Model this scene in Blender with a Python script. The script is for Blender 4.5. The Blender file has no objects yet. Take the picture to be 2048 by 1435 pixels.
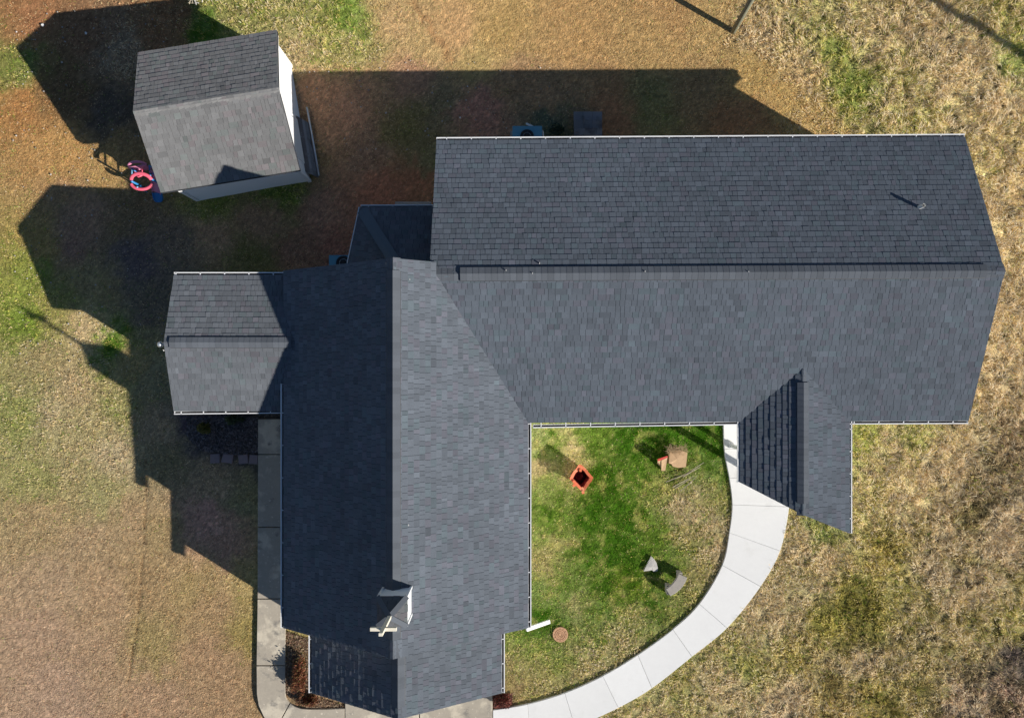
import bpy, math, random
import numpy as np
from mathutils import Vector, Matrix

random.seed(7)
rng = np.random.default_rng(11)
S = bpy.context.scene
COL = S.collection

# ------------------------------------------------------------------ camera
D, F = 21.5, 1500.0              # drone height (m), focal length in photo pixels
CX, CY = 1023.0, 745.0           # nadir point in the photo
cam_d = bpy.data.cameras.new('camera')
cam = bpy.data.objects.new('camera', cam_d)
COL.objects.link(cam)
cam.location = (0, 0, D)
cam.rotation_euler = (0, 0, 0)
cam_d.sensor_fit = 'HORIZONTAL'
cam_d.sensor_width = 36.0
cam_d.lens = F / 2048 * 36.0
cam_d.shift_x = 1.0 / 2048
cam_d.shift_y = 27.5 / 2048
cam_d.clip_end = 2000
S.camera = cam

# ------------------------------------------------------------------ light
SUN_EL = math.radians(28.4)
AZ_S_OF_E = math.radians(30.5)
sun_vec = Vector((math.cos(SUN_EL) * math.cos(AZ_S_OF_E), -math.cos(SUN_EL) * math.sin(AZ_S_OF_E), math.sin(SUN_EL)))
w = bpy.data.worlds.new('World')
S.world = w
w.use_nodes = True
nt = w.node_tree
sky = nt.nodes.new('ShaderNodeTexSky')
sky.sky_type = 'NISHITA'
sky.sun_disc = False
sky.sun_elevation = SUN_EL
sky.sun_rotation = math.atan2(sun_vec.x, sun_vec.y)
sky.air_density = 1.0
sky.dust_density = 0.1
sky.ozone_density = 3.5
bg = nt.nodes['Background']
bg.inputs['Strength'].default_value = 0.055
nt.links.new(sky.outputs[0], bg.inputs['Color'])

sd = bpy.data.lights.new('sun', 'SUN')
sd.energy = 5.0
sd.angle = math.radians(0.55)
sd.color = (1.0, 0.94, 0.85)
sun = bpy.data.objects.new('sun', sd)
COL.objects.link(sun)
sun.rotation_euler = sun_vec.to_track_quat('Z', 'Y').to_euler()
sun.location = sun_vec * 60

S.view_settings.view_transform = 'Standard'
S.view_settings.look = 'None'
S.view_settings.exposure = 0.40
S.view_settings.gamma = 1.0

# ------------------------------------------------------------------ helpers
def P(px, py, z=0.0):
    k = (D - z) / F
    return Vector(((px - CX) * k, -(py - CY) * k, z))

def lin(c):
    c = np.asarray(c, float) / 255.0
    return np.where(c <= 0.04045, c / 12.92, ((c + 0.055) / 1.055) ** 2.4)

def tag(o, label=None, cat=None, group=None, kind=None):
    if label: o['label'] = label
    if cat: o['category'] = cat
    if group: o['group'] = group
    if kind: o['kind'] = kind
    return o

def empty(name, loc, rz=0.0):
    o = bpy.data.objects.new(name, None)
    o.empty_display_size = 0.2
    COL.objects.link(o)
    o.location = loc
    o.rotation_euler = (0, 0, rz)
    return o

def link(name, me, parent=None, m=None):
    o = bpy.data.objects.new(name, me)
    COL.objects.link(o)
    if m is not None and len(me.materials) == 0:
        me.materials.append(m)
    if parent is not None:
        o.parent = parent
        bpy.context.view_layer.update() if False else None
        # children are built in world coordinates: undo the parent's transform
        o.matrix_parent_inverse = world_of(parent).inverted()
    return o

def world_of(o):
    m = Matrix.LocRotScale(o.location, o.rotation_euler, o.scale)
    if o.parent is not None:
        return world_of(o.parent) @ o.matrix_parent_inverse @ m
    return m

class MB:
    def __init__(s):
        s.v = []; s.f = []; s.c = []
    def add(s, vs, fs, col=None):
        n = len(s.v)
        s.v += [tuple(p) for p in vs]
        s.f += [tuple(i + n for i in f) for f in fs]
        s.c += [col if col is not None else (1, 1, 1)] * len(vs)
    def box(s, c, sz, rz=0.0, axes=None, col=None):
        c = Vector(c)
        if axes is None:
            cr, sr = math.cos(rz), math.sin(rz)
            ax = (Vector((cr, sr, 0)), Vector((-sr, cr, 0)), Vector((0, 0, 1)))
        else:
            ax = axes
        hx, hy, hz = sz[0] / 2, sz[1] / 2, sz[2] / 2
        vs = []
        for k in (-1, 1):
            for j, i in ((-1, -1), (-1, 1), (1, 1), (1, -1)):
                vs.append(c + ax[0] * (i * hx) + ax[1] * (j * hy) + ax[2] * (k * hz))
        s.add(vs, [(3, 2, 1, 0), (4, 5, 6, 7), (0, 1, 5, 4), (1, 2, 6, 5), (2, 3, 7, 6), (3, 0, 4, 7)], col)
    def bar(s, a, b, wd, ht=None, up=Vector((0, 0, 1)), col=None):
        a = Vector(a); b = Vector(b); ht = ht or wd
        d = (b - a); L = d.length; d.normalize()
        if abs(d.dot(up)) > 0.98: up = Vector((0, 1, 0))
        y = up.cross(d).normalized(); z = d.cross(y)
        s.box((a + b) / 2, (L, wd, ht), axes=(d, y, z), col=col)
    def tube(s, pts, r, n=10, cap=True, col=None):
        pts = [Vector(p) for p in pts]
        rs = r if isinstance(r, (list, tuple)) else [r] * len(pts)
        rings = []
        for i, p in enumerate(pts):
            d = (pts[min(i + 1, len(pts) - 1)] - pts[max(i - 1, 0)]).normalized()
            u = Vector((0, 0, 1)) if abs(d.z) < 0.9 else Vector((1, 0, 0))
            x = u.cross(d).normalized(); y = d.cross(x)
            rings.append([p + (x * math.cos(t) + y * math.sin(t)) * rs[i] for t in [2 * math.pi * k / n for k in range(n)]])
        vs = [q for rg in rings for q in rg]
        fs = []
        for i in range(len(pts) - 1):
            for k in range(n):
                a = i * n + k; b = i * n + (k + 1) % n
                fs.append((a, b, b + n, a + n))
        if cap:
            fs.append(tuple(range(n - 1, -1, -1)))
            fs.append(tuple(range((len(pts) - 1) * n, len(pts) * n)))
        s.add(vs, fs, col)
    def prism(s, poly, z0, z1, col=None, inset=0.0):
        """vertical prism over a CCW 2D polygon; a small top chamfer by inset"""
        n = len(poly)
        poly = [Vector((p[0], p[1])) for p in poly]
        area = sum(poly[i].x * poly[(i + 1) % n].y - poly[(i + 1) % n].x * poly[i].y for i in range(n))
        if area < 0: poly = poly[::-1]
        vs = [(p.x, p.y, z0) for p in poly]
        if inset > 0:
            vs += [(p.x, p.y, z1 - inset) for p in poly]
            ins = []
            for i in range(n):
                a, b, c = poly[i - 1], poly[i], poly[(i + 1) % n]
                e1 = (b - a).normalized(); e2 = (c - b).normalized()
                n1 = Vector((-e1.y, e1.x)); n2 = Vector((-e2.y, e2.x))
                m = (n1 + n2)
                m = m / max(0.3, m.dot(n1)) if m.length > 1e-6 else n1
                ins.append(b + m * inset)
            vs += [(p.x, p.y, z1) for p in ins]
            L = 3
        else:
            vs += [(p.x, p.y, z1) for p in poly]
            L = 2
        fs = [tuple(range(n - 1, -1, -1)), tuple(range((L - 1) * n, L * n))]
        for l in range(L - 1):
            for i in range(n):
                j = (i + 1) % n
                fs.append((l * n + i, l * n + j, (l + 1) * n + j, (l + 1) * n + i))
        s.add(vs, fs, col)
    def lathe(s, c, prof, n=24, col=None):
        c = Vector(c)
        vs = []
        for r, z in prof:
            for k in range(n):
                t = 2 * math.pi * k / n
                vs.append(c + Vector((r * math.cos(t), r * math.sin(t), z)))
        fs = []
        for i in range(len(prof) - 1):
            for k in range(n):
                a = i * n + k; b = i * n + (k + 1) % n
                fs.append((a, b, b + n, a + n))
        if prof[-1][0] > 1e-6: fs.append(tuple(range((len(prof) - 1) * n, len(prof) * n)))
        s.add(vs, fs, col)
    def mesh(s, name, m=None, smooth=False):
        me = bpy.data.meshes.new(name)
        me.from_pydata(s.v, [], s.f)
        at = me.color_attributes.new('Col', 'FLOAT_COLOR', 'POINT')
        a = np.ones((len(s.v), 4), np.float32)
        a[:, :3] = np.array(s.c, np.float32).reshape(-1, 3)
        at.data.foreach_set('color', a.ravel())
        if smooth:
            me.polygons.foreach_set('use_smooth', [True] * len(me.polygons))
        me.update()
        if m: me.materials.append(m)
        return me
    def build(s, name, m, parent=None, smooth=False):
        return link(name, s.mesh(name, m, smooth), parent)

# ------------------------------------------------------------------ materials
def mat(name, col, rough=0.7, metal=0.0, attr=False, noise=None, bump=None, spec=0.5, rand=0.0, stain=None):
    """noise=(scale, amount) brightness mottling, bump=(scale, strength, distance), stain=(scale, colour, lo, hi)"""
    m = bpy.data.materials.new(name)
    m.use_nodes = True
    t = m.node_tree; N = t.nodes; L = t.links
    b = N['Principled BSDF']
    b.inputs['Roughness'].default_value = rough
    b.inputs['Metallic'].default_value = metal
    b.inputs['Specular IOR Level'].default_value = spec
    b.inputs['Diffuse Roughness'].default_value = 0.5 if rough >= 0.8 else 0.2
    geo = N.new('ShaderNodeNewGeometry')
    cur = None
    rgb = N.new('ShaderNodeRGB'); rgb.outputs[0].default_value = (*col, 1)
    cur = rgb.outputs[0]
    if attr:
        a = N.new('ShaderNodeAttribute'); a.attribute_name = 'Col'
        mx = N.new('ShaderNodeMix'); mx.data_type = 'RGBA'; mx.blend_type = 'MULTIPLY'
        mx.inputs[0].default_value = 1
        L.new(cur, mx.inputs[6]); L.new(a.outputs['Color'], mx.inputs[7]); cur = mx.outputs[2]
    if stain:
        for (sc, scol, lo, hi) in (stain if isinstance(stain, list) else [stain]):
            nz = N.new('ShaderNodeTexNoise'); nz.inputs['Scale'].default_value = sc
            nz.inputs['Detail'].default_value = 7; nz.inputs['Roughness'].default_value = 0.62
            L.new(geo.outputs['Position'], nz.inputs['Vector'])
            r = N.new('ShaderNodeMapRange'); r.inputs[1].default_value = lo; r.inputs[2].default_value = hi
            r.interpolation_type = 'SMOOTHSTEP'
            L.new(nz.outputs[0], r.inputs[0])
            mx = N.new('ShaderNodeMix'); mx.data_type = 'RGBA'
            mx.inputs[7].default_value = (*scol, 1)
            L.new(r.outputs[0], mx.inputs[0]); L.new(cur, mx.inputs[6]); cur = mx.outputs[2]
    def mult(val_out, amt):
        nonlocal cur
        r = N.new('ShaderNodeMapRange'); r.inputs[3].default_value = 1 - amt; r.inputs[4].default_value = 1 + amt
        L.new(val_out, r.inputs[0])
        mx = N.new('ShaderNodeMix'); mx.data_type = 'RGBA'; mx.blend_type = 'MULTIPLY'
        mx.inputs[0].default_value = 1
        L.new(cur, mx.inputs[6]); L.new(r.outputs[0], mx.inputs[7]); cur = mx.outputs[2]
    if noise:
        for sc, am in (noise if isinstance(noise, list) else [noise]):
            nz = N.new('ShaderNodeTexNoise'); nz.inputs['Scale'].default_value = sc
            nz.inputs['Detail'].default_value = 5; nz.inputs['Roughness'].default_value = 0.7
            L.new(geo.outputs['Position'], nz.inputs['Vector'])
            mult(nz.outputs[0], am)
    if rand:
        oi = N.new('ShaderNodeObjectInfo'); mult(oi.outputs['Random'], rand)
    L.new(cur, b.inputs['Base Color'])
    if bump:
        nz = N.new('ShaderNodeTexNoise'); nz.inputs['Scale'].default_value = bump[0]
        nz.inputs['Detail'].default_value = 6; nz.inputs['Roughness'].default_value = 0.65
        L.new(geo.outputs['Position'], nz.inputs['Vector'])
        bp = N.new('ShaderNodeBump'); bp.inputs['Strength'].default_value = bump[1]
        bp.inputs['Distance'].default_value = bump[2]
        L.new(nz.outputs[0], bp.inputs['Height']); L.new(bp.outputs[0], b.inputs['Normal'])
    return m

M = {}
M['shingle'] = mat('asphalt_shingle', (1, 1, 1), 0.86, attr=True, noise=[(0.3, 0.22), (1.3, 0.14), (5, 0.14), (60, 0.4)], bump=(160, 0.5, 0.004), spec=0.2)
M['cap'] = mat('cap_shingle', (0.112, 0.126, 0.148), 0.86, noise=[(1.5, 0.15), (80, 0.3)], bump=(160, 0.5, 0.004), spec=0.2, rand=0.12)
M['cap_shed'] = mat('weathered_cap', (0.20, 0.20, 0.20), 0.8, noise=[(1.5, 0.15), (80, 0.25)], bump=(160, 0.5, 0.004), rand=0.1)
M['cap_hip'] = mat('hip_cap_shingle', (0.115, 0.15, 0.185), 0.86, noise=[(1.5, 0.15), (80, 0.3)], spec=0.2)
M['deck'] = mat('roof_felt', (0.02, 0.023, 0.03), 0.9, noise=(4, 0.2))
M['plastic_dark'] = mat('vent_plastic', (0.03, 0.028, 0.03), 0.6)
M['gutter'] = mat('white_aluminium', (0.80, 0.81, 0.82), 0.38, noise=[(3, 0.06), (30, 0.05)], stain=(2.2, (0.55, 0.53, 0.5), 0.62, 0.8))
M['gutter_in'] = mat('gutter_silt', (0.06, 0.05, 0.045), 0.85, noise=(12, 0.4))
M['siding'] = mat('white_siding', (0.85, 0.86, 0.87), 0.5, noise=[(1.2, 0.06), (25, 0.05)])
M['trim'] = mat('white_trim', (0.8, 0.81, 0.82), 0.45, noise=(8, 0.05))
M['concrete_new'] = mat('pale_concrete', (0.78, 0.78, 0.77), 0.75, rand=0.035, noise=[(0.8, 0.05), (9, 0.05), (60, 0.07)], bump=(70, 0.25, 0.004), stain=(1.3, (0.66, 0.655, 0.63), 0.56, 0.8))
M['concrete_old'] = mat('stained_concrete', (0.43, 0.385, 0.315), 0.85, noise=[(1.6, 0.14), (12, 0.16), (60, 0.14)], bump=(60, 0.4, 0.005),
                        stain=[(1.4, (0.62, 0.56, 0.45), 0.5, 0.62), (2.6, (0.26, 0.24, 0.21), 0.56, 0.7), (11, (0.66, 0.60, 0.5), 0.62, 0.68)])
M['wood_grey'] = mat('weathered_wood', (0.24, 0.24, 0.25), 0.85, noise=[(6, 0.25), (40, 0.2)], bump=(50, 0.4, 0.004), rand=0.22, stain=(3, (0.13, 0.12, 0.12), 0.5, 0.66))
M['wood_dark'] = mat('dark_wood', (0.13, 0.115, 0.115), 0.85, noise=[(5, 0.35), (40, 0.25)], bump=(50, 0.4, 0.004), rand=0.25, stain=(3.5, (0.27, 0.26, 0.26), 0.55, 0.68))
M['pole'] = mat('pole_wood', (0.23, 0.23, 0.16), 0.85, noise=[(5, 0.25), (40, 0.2)], bump=(40, 0.4, 0.005))
M['ac'] = mat('shade_tinted_enamel', (0.10, 0.30, 0.42), 0.5, noise=(10, 0.08))  # grey-green casing with the shade's blue tint mixed into its colour
M['ac_side'] = mat('grey_grille', (0.28, 0.33, 0.36), 0.5, noise=(10, 0.1))
M['black'] = mat('black_grille', (0.012, 0.012, 0.014), 0.5)
M['pink'] = mat('pink_plastic', (0.78, 0.13, 0.20), 0.4, noise=(6, 0.08))
M['mauve'] = mat('faded_pink_plastic', (0.66, 0.24, 0.38), 0.45, noise=(6, 0.08))
M['blue'] = mat('blue_plastic', (0.03, 0.22, 0.5), 0.4, noise=(6, 0.08))
M['bluepale'] = mat('pale_blue_plastic', (0.25, 0.5, 0.75), 0.4, noise=(6, 0.08))
M['orange'] = mat('orange_clay', (0.72, 0.17, 0.075), 0.7, noise=[(7, 0.15), (50, 0.1)], stain=(5, (0.8, 0.33, 0.17), 0.55, 0.7), bump=(30, 0.3, 0.006))
M['oxblood'] = mat('dark_red_inside', (0.26, 0.022, 0.02), 0.8, noise=(12, 0.35), bump=(25, 0.5, 0.01))
M['tan'] = mat('tan_wood', (0.52, 0.35, 0.20), 0.85, noise=[(8, 0.18), (60, 0.15)], bump=(40, 0.4, 0.005), stain=(6, (0.36, 0.24, 0.15), 0.55, 0.72))
M['red'] = mat('red_paint', (0.55, 0.05, 0.035), 0.6, noise=(12, 0.15))
M['stone'] = mat('pale_cast_stone', (0.42, 0.385, 0.34), 0.85, noise=[(6, 0.12), (45, 0.18)], bump=(45, 0.5, 0.006), stain=(9, (0.29, 0.27, 0.25), 0.55, 0.7))
M['stone_white'] = mat('light_stone', (0.55, 0.53, 0.50), 0.85, noise=[(6, 0.12), (45, 0.14)], bump=(45, 0.5, 0.006), stain=(9, (0.42, 0.40, 0.38), 0.55, 0.7))
M['paver'] = mat('pinkish_paver', (0.27, 0.215, 0.225), 0.85, noise=[(6, 0.15), (45, 0.15)], bump=(45, 0.4, 0.005), rand=0.1)
M['lid'] = mat('terracotta_lid', (0.52, 0.30, 0.17), 0.7, noise=[(8, 0.14), (60, 0.1)], stain=(9, (0.38, 0.24, 0.15), 0.56, 0.7))
M['lid_dark'] = mat('lid_groove', (0.33, 0.17, 0.09), 0.8)
M['cross'] = mat('pale_cross_wood', (0.80, 0.75, 0.62), 0.6, noise=[(10, 0.15), (60, 0.1)], stain=(8, (0.6, 0.54, 0.4), 0.58, 0.7))
M['twig'] = mat('pale_twig', (0.42, 0.37, 0.28), 0.85, noise=(20, 0.25), rand=0.2)
M['pvc'] = mat('white_pvc', (0.8, 0.8, 0.78), 0.4)
M['rubber'] = mat('rubber_boot', (0.05, 0.05, 0.05), 0.7)
M['steel'] = mat('galvanised_steel', (0.55, 0.6, 0.65), 0.35, metal=0.6)
M['leaf'] = mat('foliage', (1, 1, 1), 0.7, attr=True)
M['grassblade'] = mat('grass_blade', (1, 1, 1), 0.75, attr=True, spec=0.25)
M['pebble'] = mat('pebble', (1, 1, 1), 0.8, attr=True, noise=(30, 0.2))
M['bark'] = mat('bark', (0.12, 0.08, 0.055), 0.9, noise=(30, 0.3))
M['glass'] = mat('window_glass', (0.03, 0.04, 0.05), 0.08)
M['drop'] = mat('white_fleck', (0.55, 0.55, 0.54), 0.8)

def translucent(m, fac):
    t = m.node_tree; N = t.nodes; L = t.links
    b = N['Principled BSDF']; out = [n for n in N if n.type == 'OUTPUT_MATERIAL'][0]
    tr = N.new('ShaderNodeBsdfTranslucent'); mx = N.new('ShaderNodeMixShader'); mx.inputs[0].default_value = fac
    src = b.inputs['Base Color'].links[0].from_socket
    L.new(src, tr.inputs['Color']); L.new(b.outputs[0], mx.inputs[1]); L.new(tr.outputs[0], mx.inputs[2]); L.new(mx.outputs[0], out.inputs['Surface'])
translucent(M['grassblade'], 0.4)
translucent(M['leaf'], 0.25)

# ------------------------------------------------------------------ numpy noise
def hash2(ix, iy, seed):
    h = (ix.astype(np.int64) * 374761393 + iy.astype(np.int64) * 668265263 + seed * 974711) & 0xffffffff
    h = ((h ^ (h >> 13)) * 1274126177) & 0xffffffff
    return ((h ^ (h >> 16)) & 0xffff) / 65535.0

def vnoise(x, y, seed=0):
    ix = np.floor(x); iy = np.floor(y); fx = x - ix; fy = y - iy
    fx = fx * fx * (3 - 2 * fx); fy = fy * fy * (3 - 2 * fy)
    a = hash2(ix, iy, seed); b = hash2(ix + 1, iy, seed); c = hash2(ix, iy + 1, seed); d = hash2(ix + 1, iy + 1, seed)
    return (a * (1 - fx) + b * fx) * (1 - fy) + (c * (1 - fx) + d * fx) * fy

def fbm(x, y, seed=0, oct=4, gain=0.5):
    s = 0; a = 1; t = 0
    for o in range(oct):
        s = s + a * vnoise(x * 2 ** o + 17.3 * o, y * 2 ** o - 9.1 * o, seed + o); t += a; a *= gain
    return s / t

# ------------------------------------------------------------------ lawn colour, partly adjusted for shade: spots (photo px), soil/mat colour, green share, blade height (m), cover
AN = [
 (40, 40, (150, 102, 66), .08, .05, .5), (30, 200, (160, 112, 65), .20, .05, .8), (100, 290, (172, 128, 76), .22, .045, .9), (15, 110, (120, 120, 60), .6, .07, 1),
 (200, 330, (165, 128, 78), .25, .05, .9), (150, 60, (130, 92, 62), .08, .05, .5), (230, 90, (150, 122, 92), .05, .09, .9), (300, 60, (140, 100, 65), .08, .06, .7),
 (330, 20, (140, 100, 65), .1, .07, .7), (120, 160, (115, 85, 55), .3, .05, .6), (200, 220, (92, 76, 62), .25, .05, .5), (420, 60, (100, 125, 55), .8, .08, 1),
 (480, 30, (150, 138, 80), .5, .09, 1), (640, 60, (150, 142, 74), .5, .10, 1), (600, 90, (165, 140, 95), .35, .08, 1), (700, 40, (125, 138, 60), .75, .09, 1), (700, 90, (158, 142, 84), .4, .08, 1),
 (590, 20, (150, 140, 80), .5, .09, 1), (780, 40, (178, 142, 95), .12, .045, .9), (850, 90, (175, 142, 92), .15, .035, .9), (900, 60, (182, 140, 92), .06, .03, .6), (1000, 60, (172, 136, 82), .10, .035, .9),
 (950, 110, (172, 142, 88), .12, .035, .9), (1150, 60, (172, 132, 82), .08, .035, .9), (1300, 90, (168, 132, 82), .10, .04, .9), (1420, 50, (172, 138, 86), .12, .05, 1), (1350, 30, (168, 128, 80), .08, .04, .9),
 (1520, 70, (170, 142, 98), .2, .14, 1), (1600, 60, (160, 145, 90), .40, .17, 1), (1660, 110, (128, 128, 62), .6, .15, 1), (1700, 170, (125, 128, 62), .6, .14, 1), (1740, 60, (172, 152, 100), .3, .18, 1),
 (1850, 40, (176, 152, 105), .22, .2, 1), (1820, 200, (165, 150, 92), .4, .18, 1), (1930, 120, (190, 165, 118), .12, .2, 1), (2010, 200, (188, 162, 115), .15, .2, 1), (2000, 30, (165, 150, 88), .4, .2, 1),
 (2040, 120, (140, 140, 75), .5, .18, 1), (1560, 190, (178, 142, 85), .06, .05, .9), (1500, 150, (172, 138, 82), .08, .05, .9), (1620, 240, (182, 148, 92), .08, .08, 1), (1600, 140, (178, 148, 100), .1, .14, 1),
 (2030, 400, (188, 162, 112), .14, .2, 1), (2000, 300, (180, 158, 102), .25, .2, 1), (2030, 620, (186, 160, 112), .15, .2, 1), (2010, 760, (178, 152, 108), .15, .2, 1), (2035, 890, (128, 108, 78), .15, .2, .9),
 (1725, 870, (150, 145, 72), .55, .13, 1), (1780, 900, (182, 160, 110), .25, .16, 1), (1830, 870, (158, 148, 82), .45, .14, 1), (1880, 920, (190, 165, 120), .12, .2, 1), (1730, 1000, (168, 152, 92), .4, .16, 1),
 (1820, 1020, (186, 162, 112), .15, .18, 1), (1900, 1050, (150, 128, 92), .15, .2, .9), (1960, 980, (128, 110, 80), .2, .2, .9), (2020, 1060, (165, 142, 108), .1, .2, 1), (1780, 1100, (150, 130, 70), .4, .16, 1),
 (1640, 1060, (132, 132, 72), .55, .12, 1), (1600, 1090, (170, 148, 105), .2, .14, 1), (1650, 1130, (176, 152, 108), .15, .16, 1), (1700, 1180, (142, 128, 66), .45, .14, 1), (1620, 1180, (160, 142, 98), .25, .15, 1),
 (1820, 1180, (142, 128, 75), .4, .16, 1), (1880, 1150, (155, 134, 100), .15, .2, 1), (1950, 1180, (172, 150, 108), .15, .18, 1), (1650, 1240, (132, 120, 56), .5, .13, 1), (1750, 1230, (132, 118, 58), .5, .13, 1),
 (1830, 1260, (150, 132, 88), .3, .16, 1), (1950, 1290, (158, 138, 90), .3, .17, 1), (2020, 1250, (150, 135, 80), .4, .17, 1), (1580, 1330, (142, 124, 68), .45, .13, 1), (1650, 1330, (140, 120, 78), .3, .14, 1),
 (1740, 1330, (165, 142, 105), .2, .15, 1), (1850, 1370, (140, 122, 75), .35, .14, 1), (1560, 1400, (170, 146, 110), .15, .15, 1), (1680, 1400, (146, 124, 76), .3, .14, 1), (1760, 1400, (140, 122, 66), .45, .14, 1),
 (1900, 1400, (150, 126, 98), .1, .16, .8), (2010, 1400, (140, 115, 92), .08, .16, .7), (2030, 1320, (92, 78, 66), .1, .15, .5), (1950, 1350, (110, 95, 66), .25, .14, .7), (1450, 1360, (168, 145, 102), .25, .13, 1),
 (1500, 1290, (152, 138, 85), .4, .13, 1), (1350, 1400, (150, 138, 82), .4, .12, 1), (1300, 1430, (165, 148, 98), .3, .12, 1), (1530, 1230, (168, 146, 105), .25, .14, 1), (1480, 1330, (135, 128, 66), .5, .12, 1),
 (1120, 880, (95, 122, 30), .85, .06, 1), (1085, 870, (140, 140, 80), .5, .05, 1), (1180, 870, (100, 125, 35), .85, .06, 1), (1145, 885, (190, 160, 110), .1, .06, 1), (1250, 890, (62, 104, 16), .97, .06, 1), (1350, 870, (66, 106, 18), .97, .06, 1), (1420, 870, (58, 102, 14), .98, .06, 1),
 (1430, 930, (105, 125, 55), .7, .06, 1), (1200, 960, (66, 104, 14), .96, .06, 1), (1250, 1010, (72, 108, 18), .95, .06, 1), (1090, 960, (118, 128, 56), .6, .05, 1), (1075, 940, (165, 140, 95), .2, .05, 1), (1100, 1040, (88, 112, 30), .85, .06, 1),
 (1180, 1040, (66, 102, 14), .96, .06, 1), (1150, 940, (165, 145, 90), .3, .07, 1), (1280, 960, (76, 110, 18), .93, .06, 1), (1320, 985, (130, 128, 62), .5, .07, 1), (1360, 1010, (168, 145, 105), .2, .09, 1), (1410, 1040, (170, 148, 105), .2, .1, 1),
 (1440, 1000, (130, 126, 66), .45, .08, 1), (1380, 1070, (142, 130, 74), .4, .1, 1), (1430, 1100, (165, 142, 100), .2, .1, 1), (1300, 1070, (98, 118, 35), .75, .07, 1), (1250, 1090, (72, 106, 20), .92, .06, 1), (1200, 1130, (64, 102, 14), .97, .06, 1),
 (1260, 1170, (106, 118, 20), .9, .06, 1), (1320, 1130, (92, 114, 38), .8, .06, 1), (1390, 1150, (150, 134, 82), .35, .09, 1), (1360, 1200, (128, 124, 66), .5, .08, 1), (1310, 1200, (84, 112, 36), .85, .07, 1), (1090, 1130, (150, 134, 80), .3, .06, 1),
 (1110, 1090, (148, 136, 78), .4, .06, 1), (1130, 1160, (100, 118, 46), .75, .06, 1), (1080, 1200, (112, 122, 58), .65, .06, 1), (1085, 1235, (60, 92, 22), .9, .06, 1), (1150, 1200, (140, 130, 78), .4, .06, 1), (1200, 1220, (100, 118, 48), .75, .07, 1), (1280, 1245, (135, 130, 74), .45, .08, 1),  # the darkest green spot paints the shadow beside the downspout
 (1180, 1270, (118, 124, 62), .6, .08, 1), (1060, 1290, (118, 124, 56), .6, .07, 1), (1040, 1330, (150, 134, 82), .35, .07, 1), (1100, 1320, (120, 122, 58), .6, .08, 1), (1170, 1320, (158, 140, 92), .3, .09, 1), (1240, 1290, (150, 135, 86), .35, .09, 1),
 (1080, 1370, (150, 134, 80), .4, .08, 1), (1140, 1360, (155, 138, 88), .35, .08, 1), (1030, 1390, (150, 125, 80), .3, .06, 1),
 (40, 540, (132, 132, 58), .55, .06, 1), (60, 480, (165, 130, 75), .25, .05, .9), (40, 640, (112, 126, 42), .75, .07, 1), (90, 620, (150, 135, 72), .45, .06, 1), (150, 665, (182, 155, 105), .15, .06, 1), (200, 690, (82, 122, 28), .92, .08, 1), (240, 720, (160, 138, 85), .3, .06, 1),
 (60, 720, (148, 130, 82), .35, .06, 1), (130, 760, (165, 142, 95), .25, .07, 1), (60, 830, (165, 145, 100), .25, .07, 1), (30, 830, (130, 130, 65), .55, .07, 1), (160, 850, (160, 143, 92), .32, .07, 1), (230, 830, (145, 136, 78), .42, .07, 1), (220, 900, (168, 148, 104), .22, .07, 1), (110, 940, (160, 142, 92), .3, .07, 1),
 (60, 960, (142, 134, 76), .42, .06, 1), (190, 980, (150, 138, 85), .35, .06, 1), (60, 1060, (155, 130, 86), .2, .05, 1), (160, 1080, (160, 133, 92), .12, .045, 1), (250, 1040, (160, 132, 90), .14, .045, 1), (310, 1060, (155, 130, 84), .15, .05, 1), (80, 1180, (160, 132, 94), .1, .04, 1),
 (200, 1200, (160, 130, 90), .08, .04, 1), (320, 1180, (156, 128, 84), .12, .045, 1), (420, 1210, (158, 128, 85), .15, .045, 1), (60, 1300, (160, 130, 95), .08, .04, 1), (180, 1320, (160, 130, 92), .08, .04, 1), (300, 1290, (150, 128, 78), .22, .05, 1), (300, 1400, (162, 130, 92), .06, .04, 1), (270, 1170, (150, 122, 80), .12, .04, .9),
 (420, 1320, (158, 126, 86), .08, .04, 1), (480, 1390, (158, 126, 86), .08, .04, 1), (500, 1260, (150, 128, 72), .35, .05, 1), (100, 1400, (162, 132, 98), .05, .04, 1), (380, 1180, (155, 130, 80), .2, .045, 1),
 (150, 420, (160, 121, 90), 0.09, .045, .7), (120, 480, (149, 110, 85), 0.09, .045, .7), (230, 430, (127, 102, 69), 0.27, .05, .7), (180, 560, (151, 127, 84), 0.24, .05, .8), (260, 520, (104, 87, 79), 0.15, .05, .5), (340, 480, (130, 108, 84), 0.21, .06, .7), (300, 590, (113, 97, 76), 0.24, .06, .7),  # shaded ground, up to the mulch bed: lighter and redder against blue skylight
 (420, 460, (169, 131, 95), 0.09, .05, .9), (520, 440, (160, 123, 89), 0.09, .05, .9), (420, 400, (132, 128, 61), 0.39, .07, 1), (560, 385, (116, 123, 53), 0.45, .08, 1), (600, 500, (151, 110, 82), 0.11, .05, .9), (640, 430, (169, 123, 92), 0.06, .04, .9),
 (520, 510, (122, 108, 61), 0.30, .05, .9), (720, 460, (166, 113, 81), 0.04, .035, .6), (680, 490, (164, 108, 81), 0.04, .035, .6), (770, 390, (174, 113, 79), 0.03, .03, .5), (830, 350, (174, 113, 76), 0.03, .03, .5), (850, 320, (138, 121, 76), 0.24, .05, .8),
 (640, 180, (183, 134, 95), 0.07, .04, .9), (700, 220, (180, 131, 95), 0.07, .04, .9), (740, 300, (158, 121, 89), 0.12, .045, .9), (820, 160, (169, 126, 92), 0.09, .04, .9), (880, 200, (136, 115, 79), 0.21, .045, .9), (820, 250, (132, 113, 66), 0.27, .045, .9),
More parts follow.
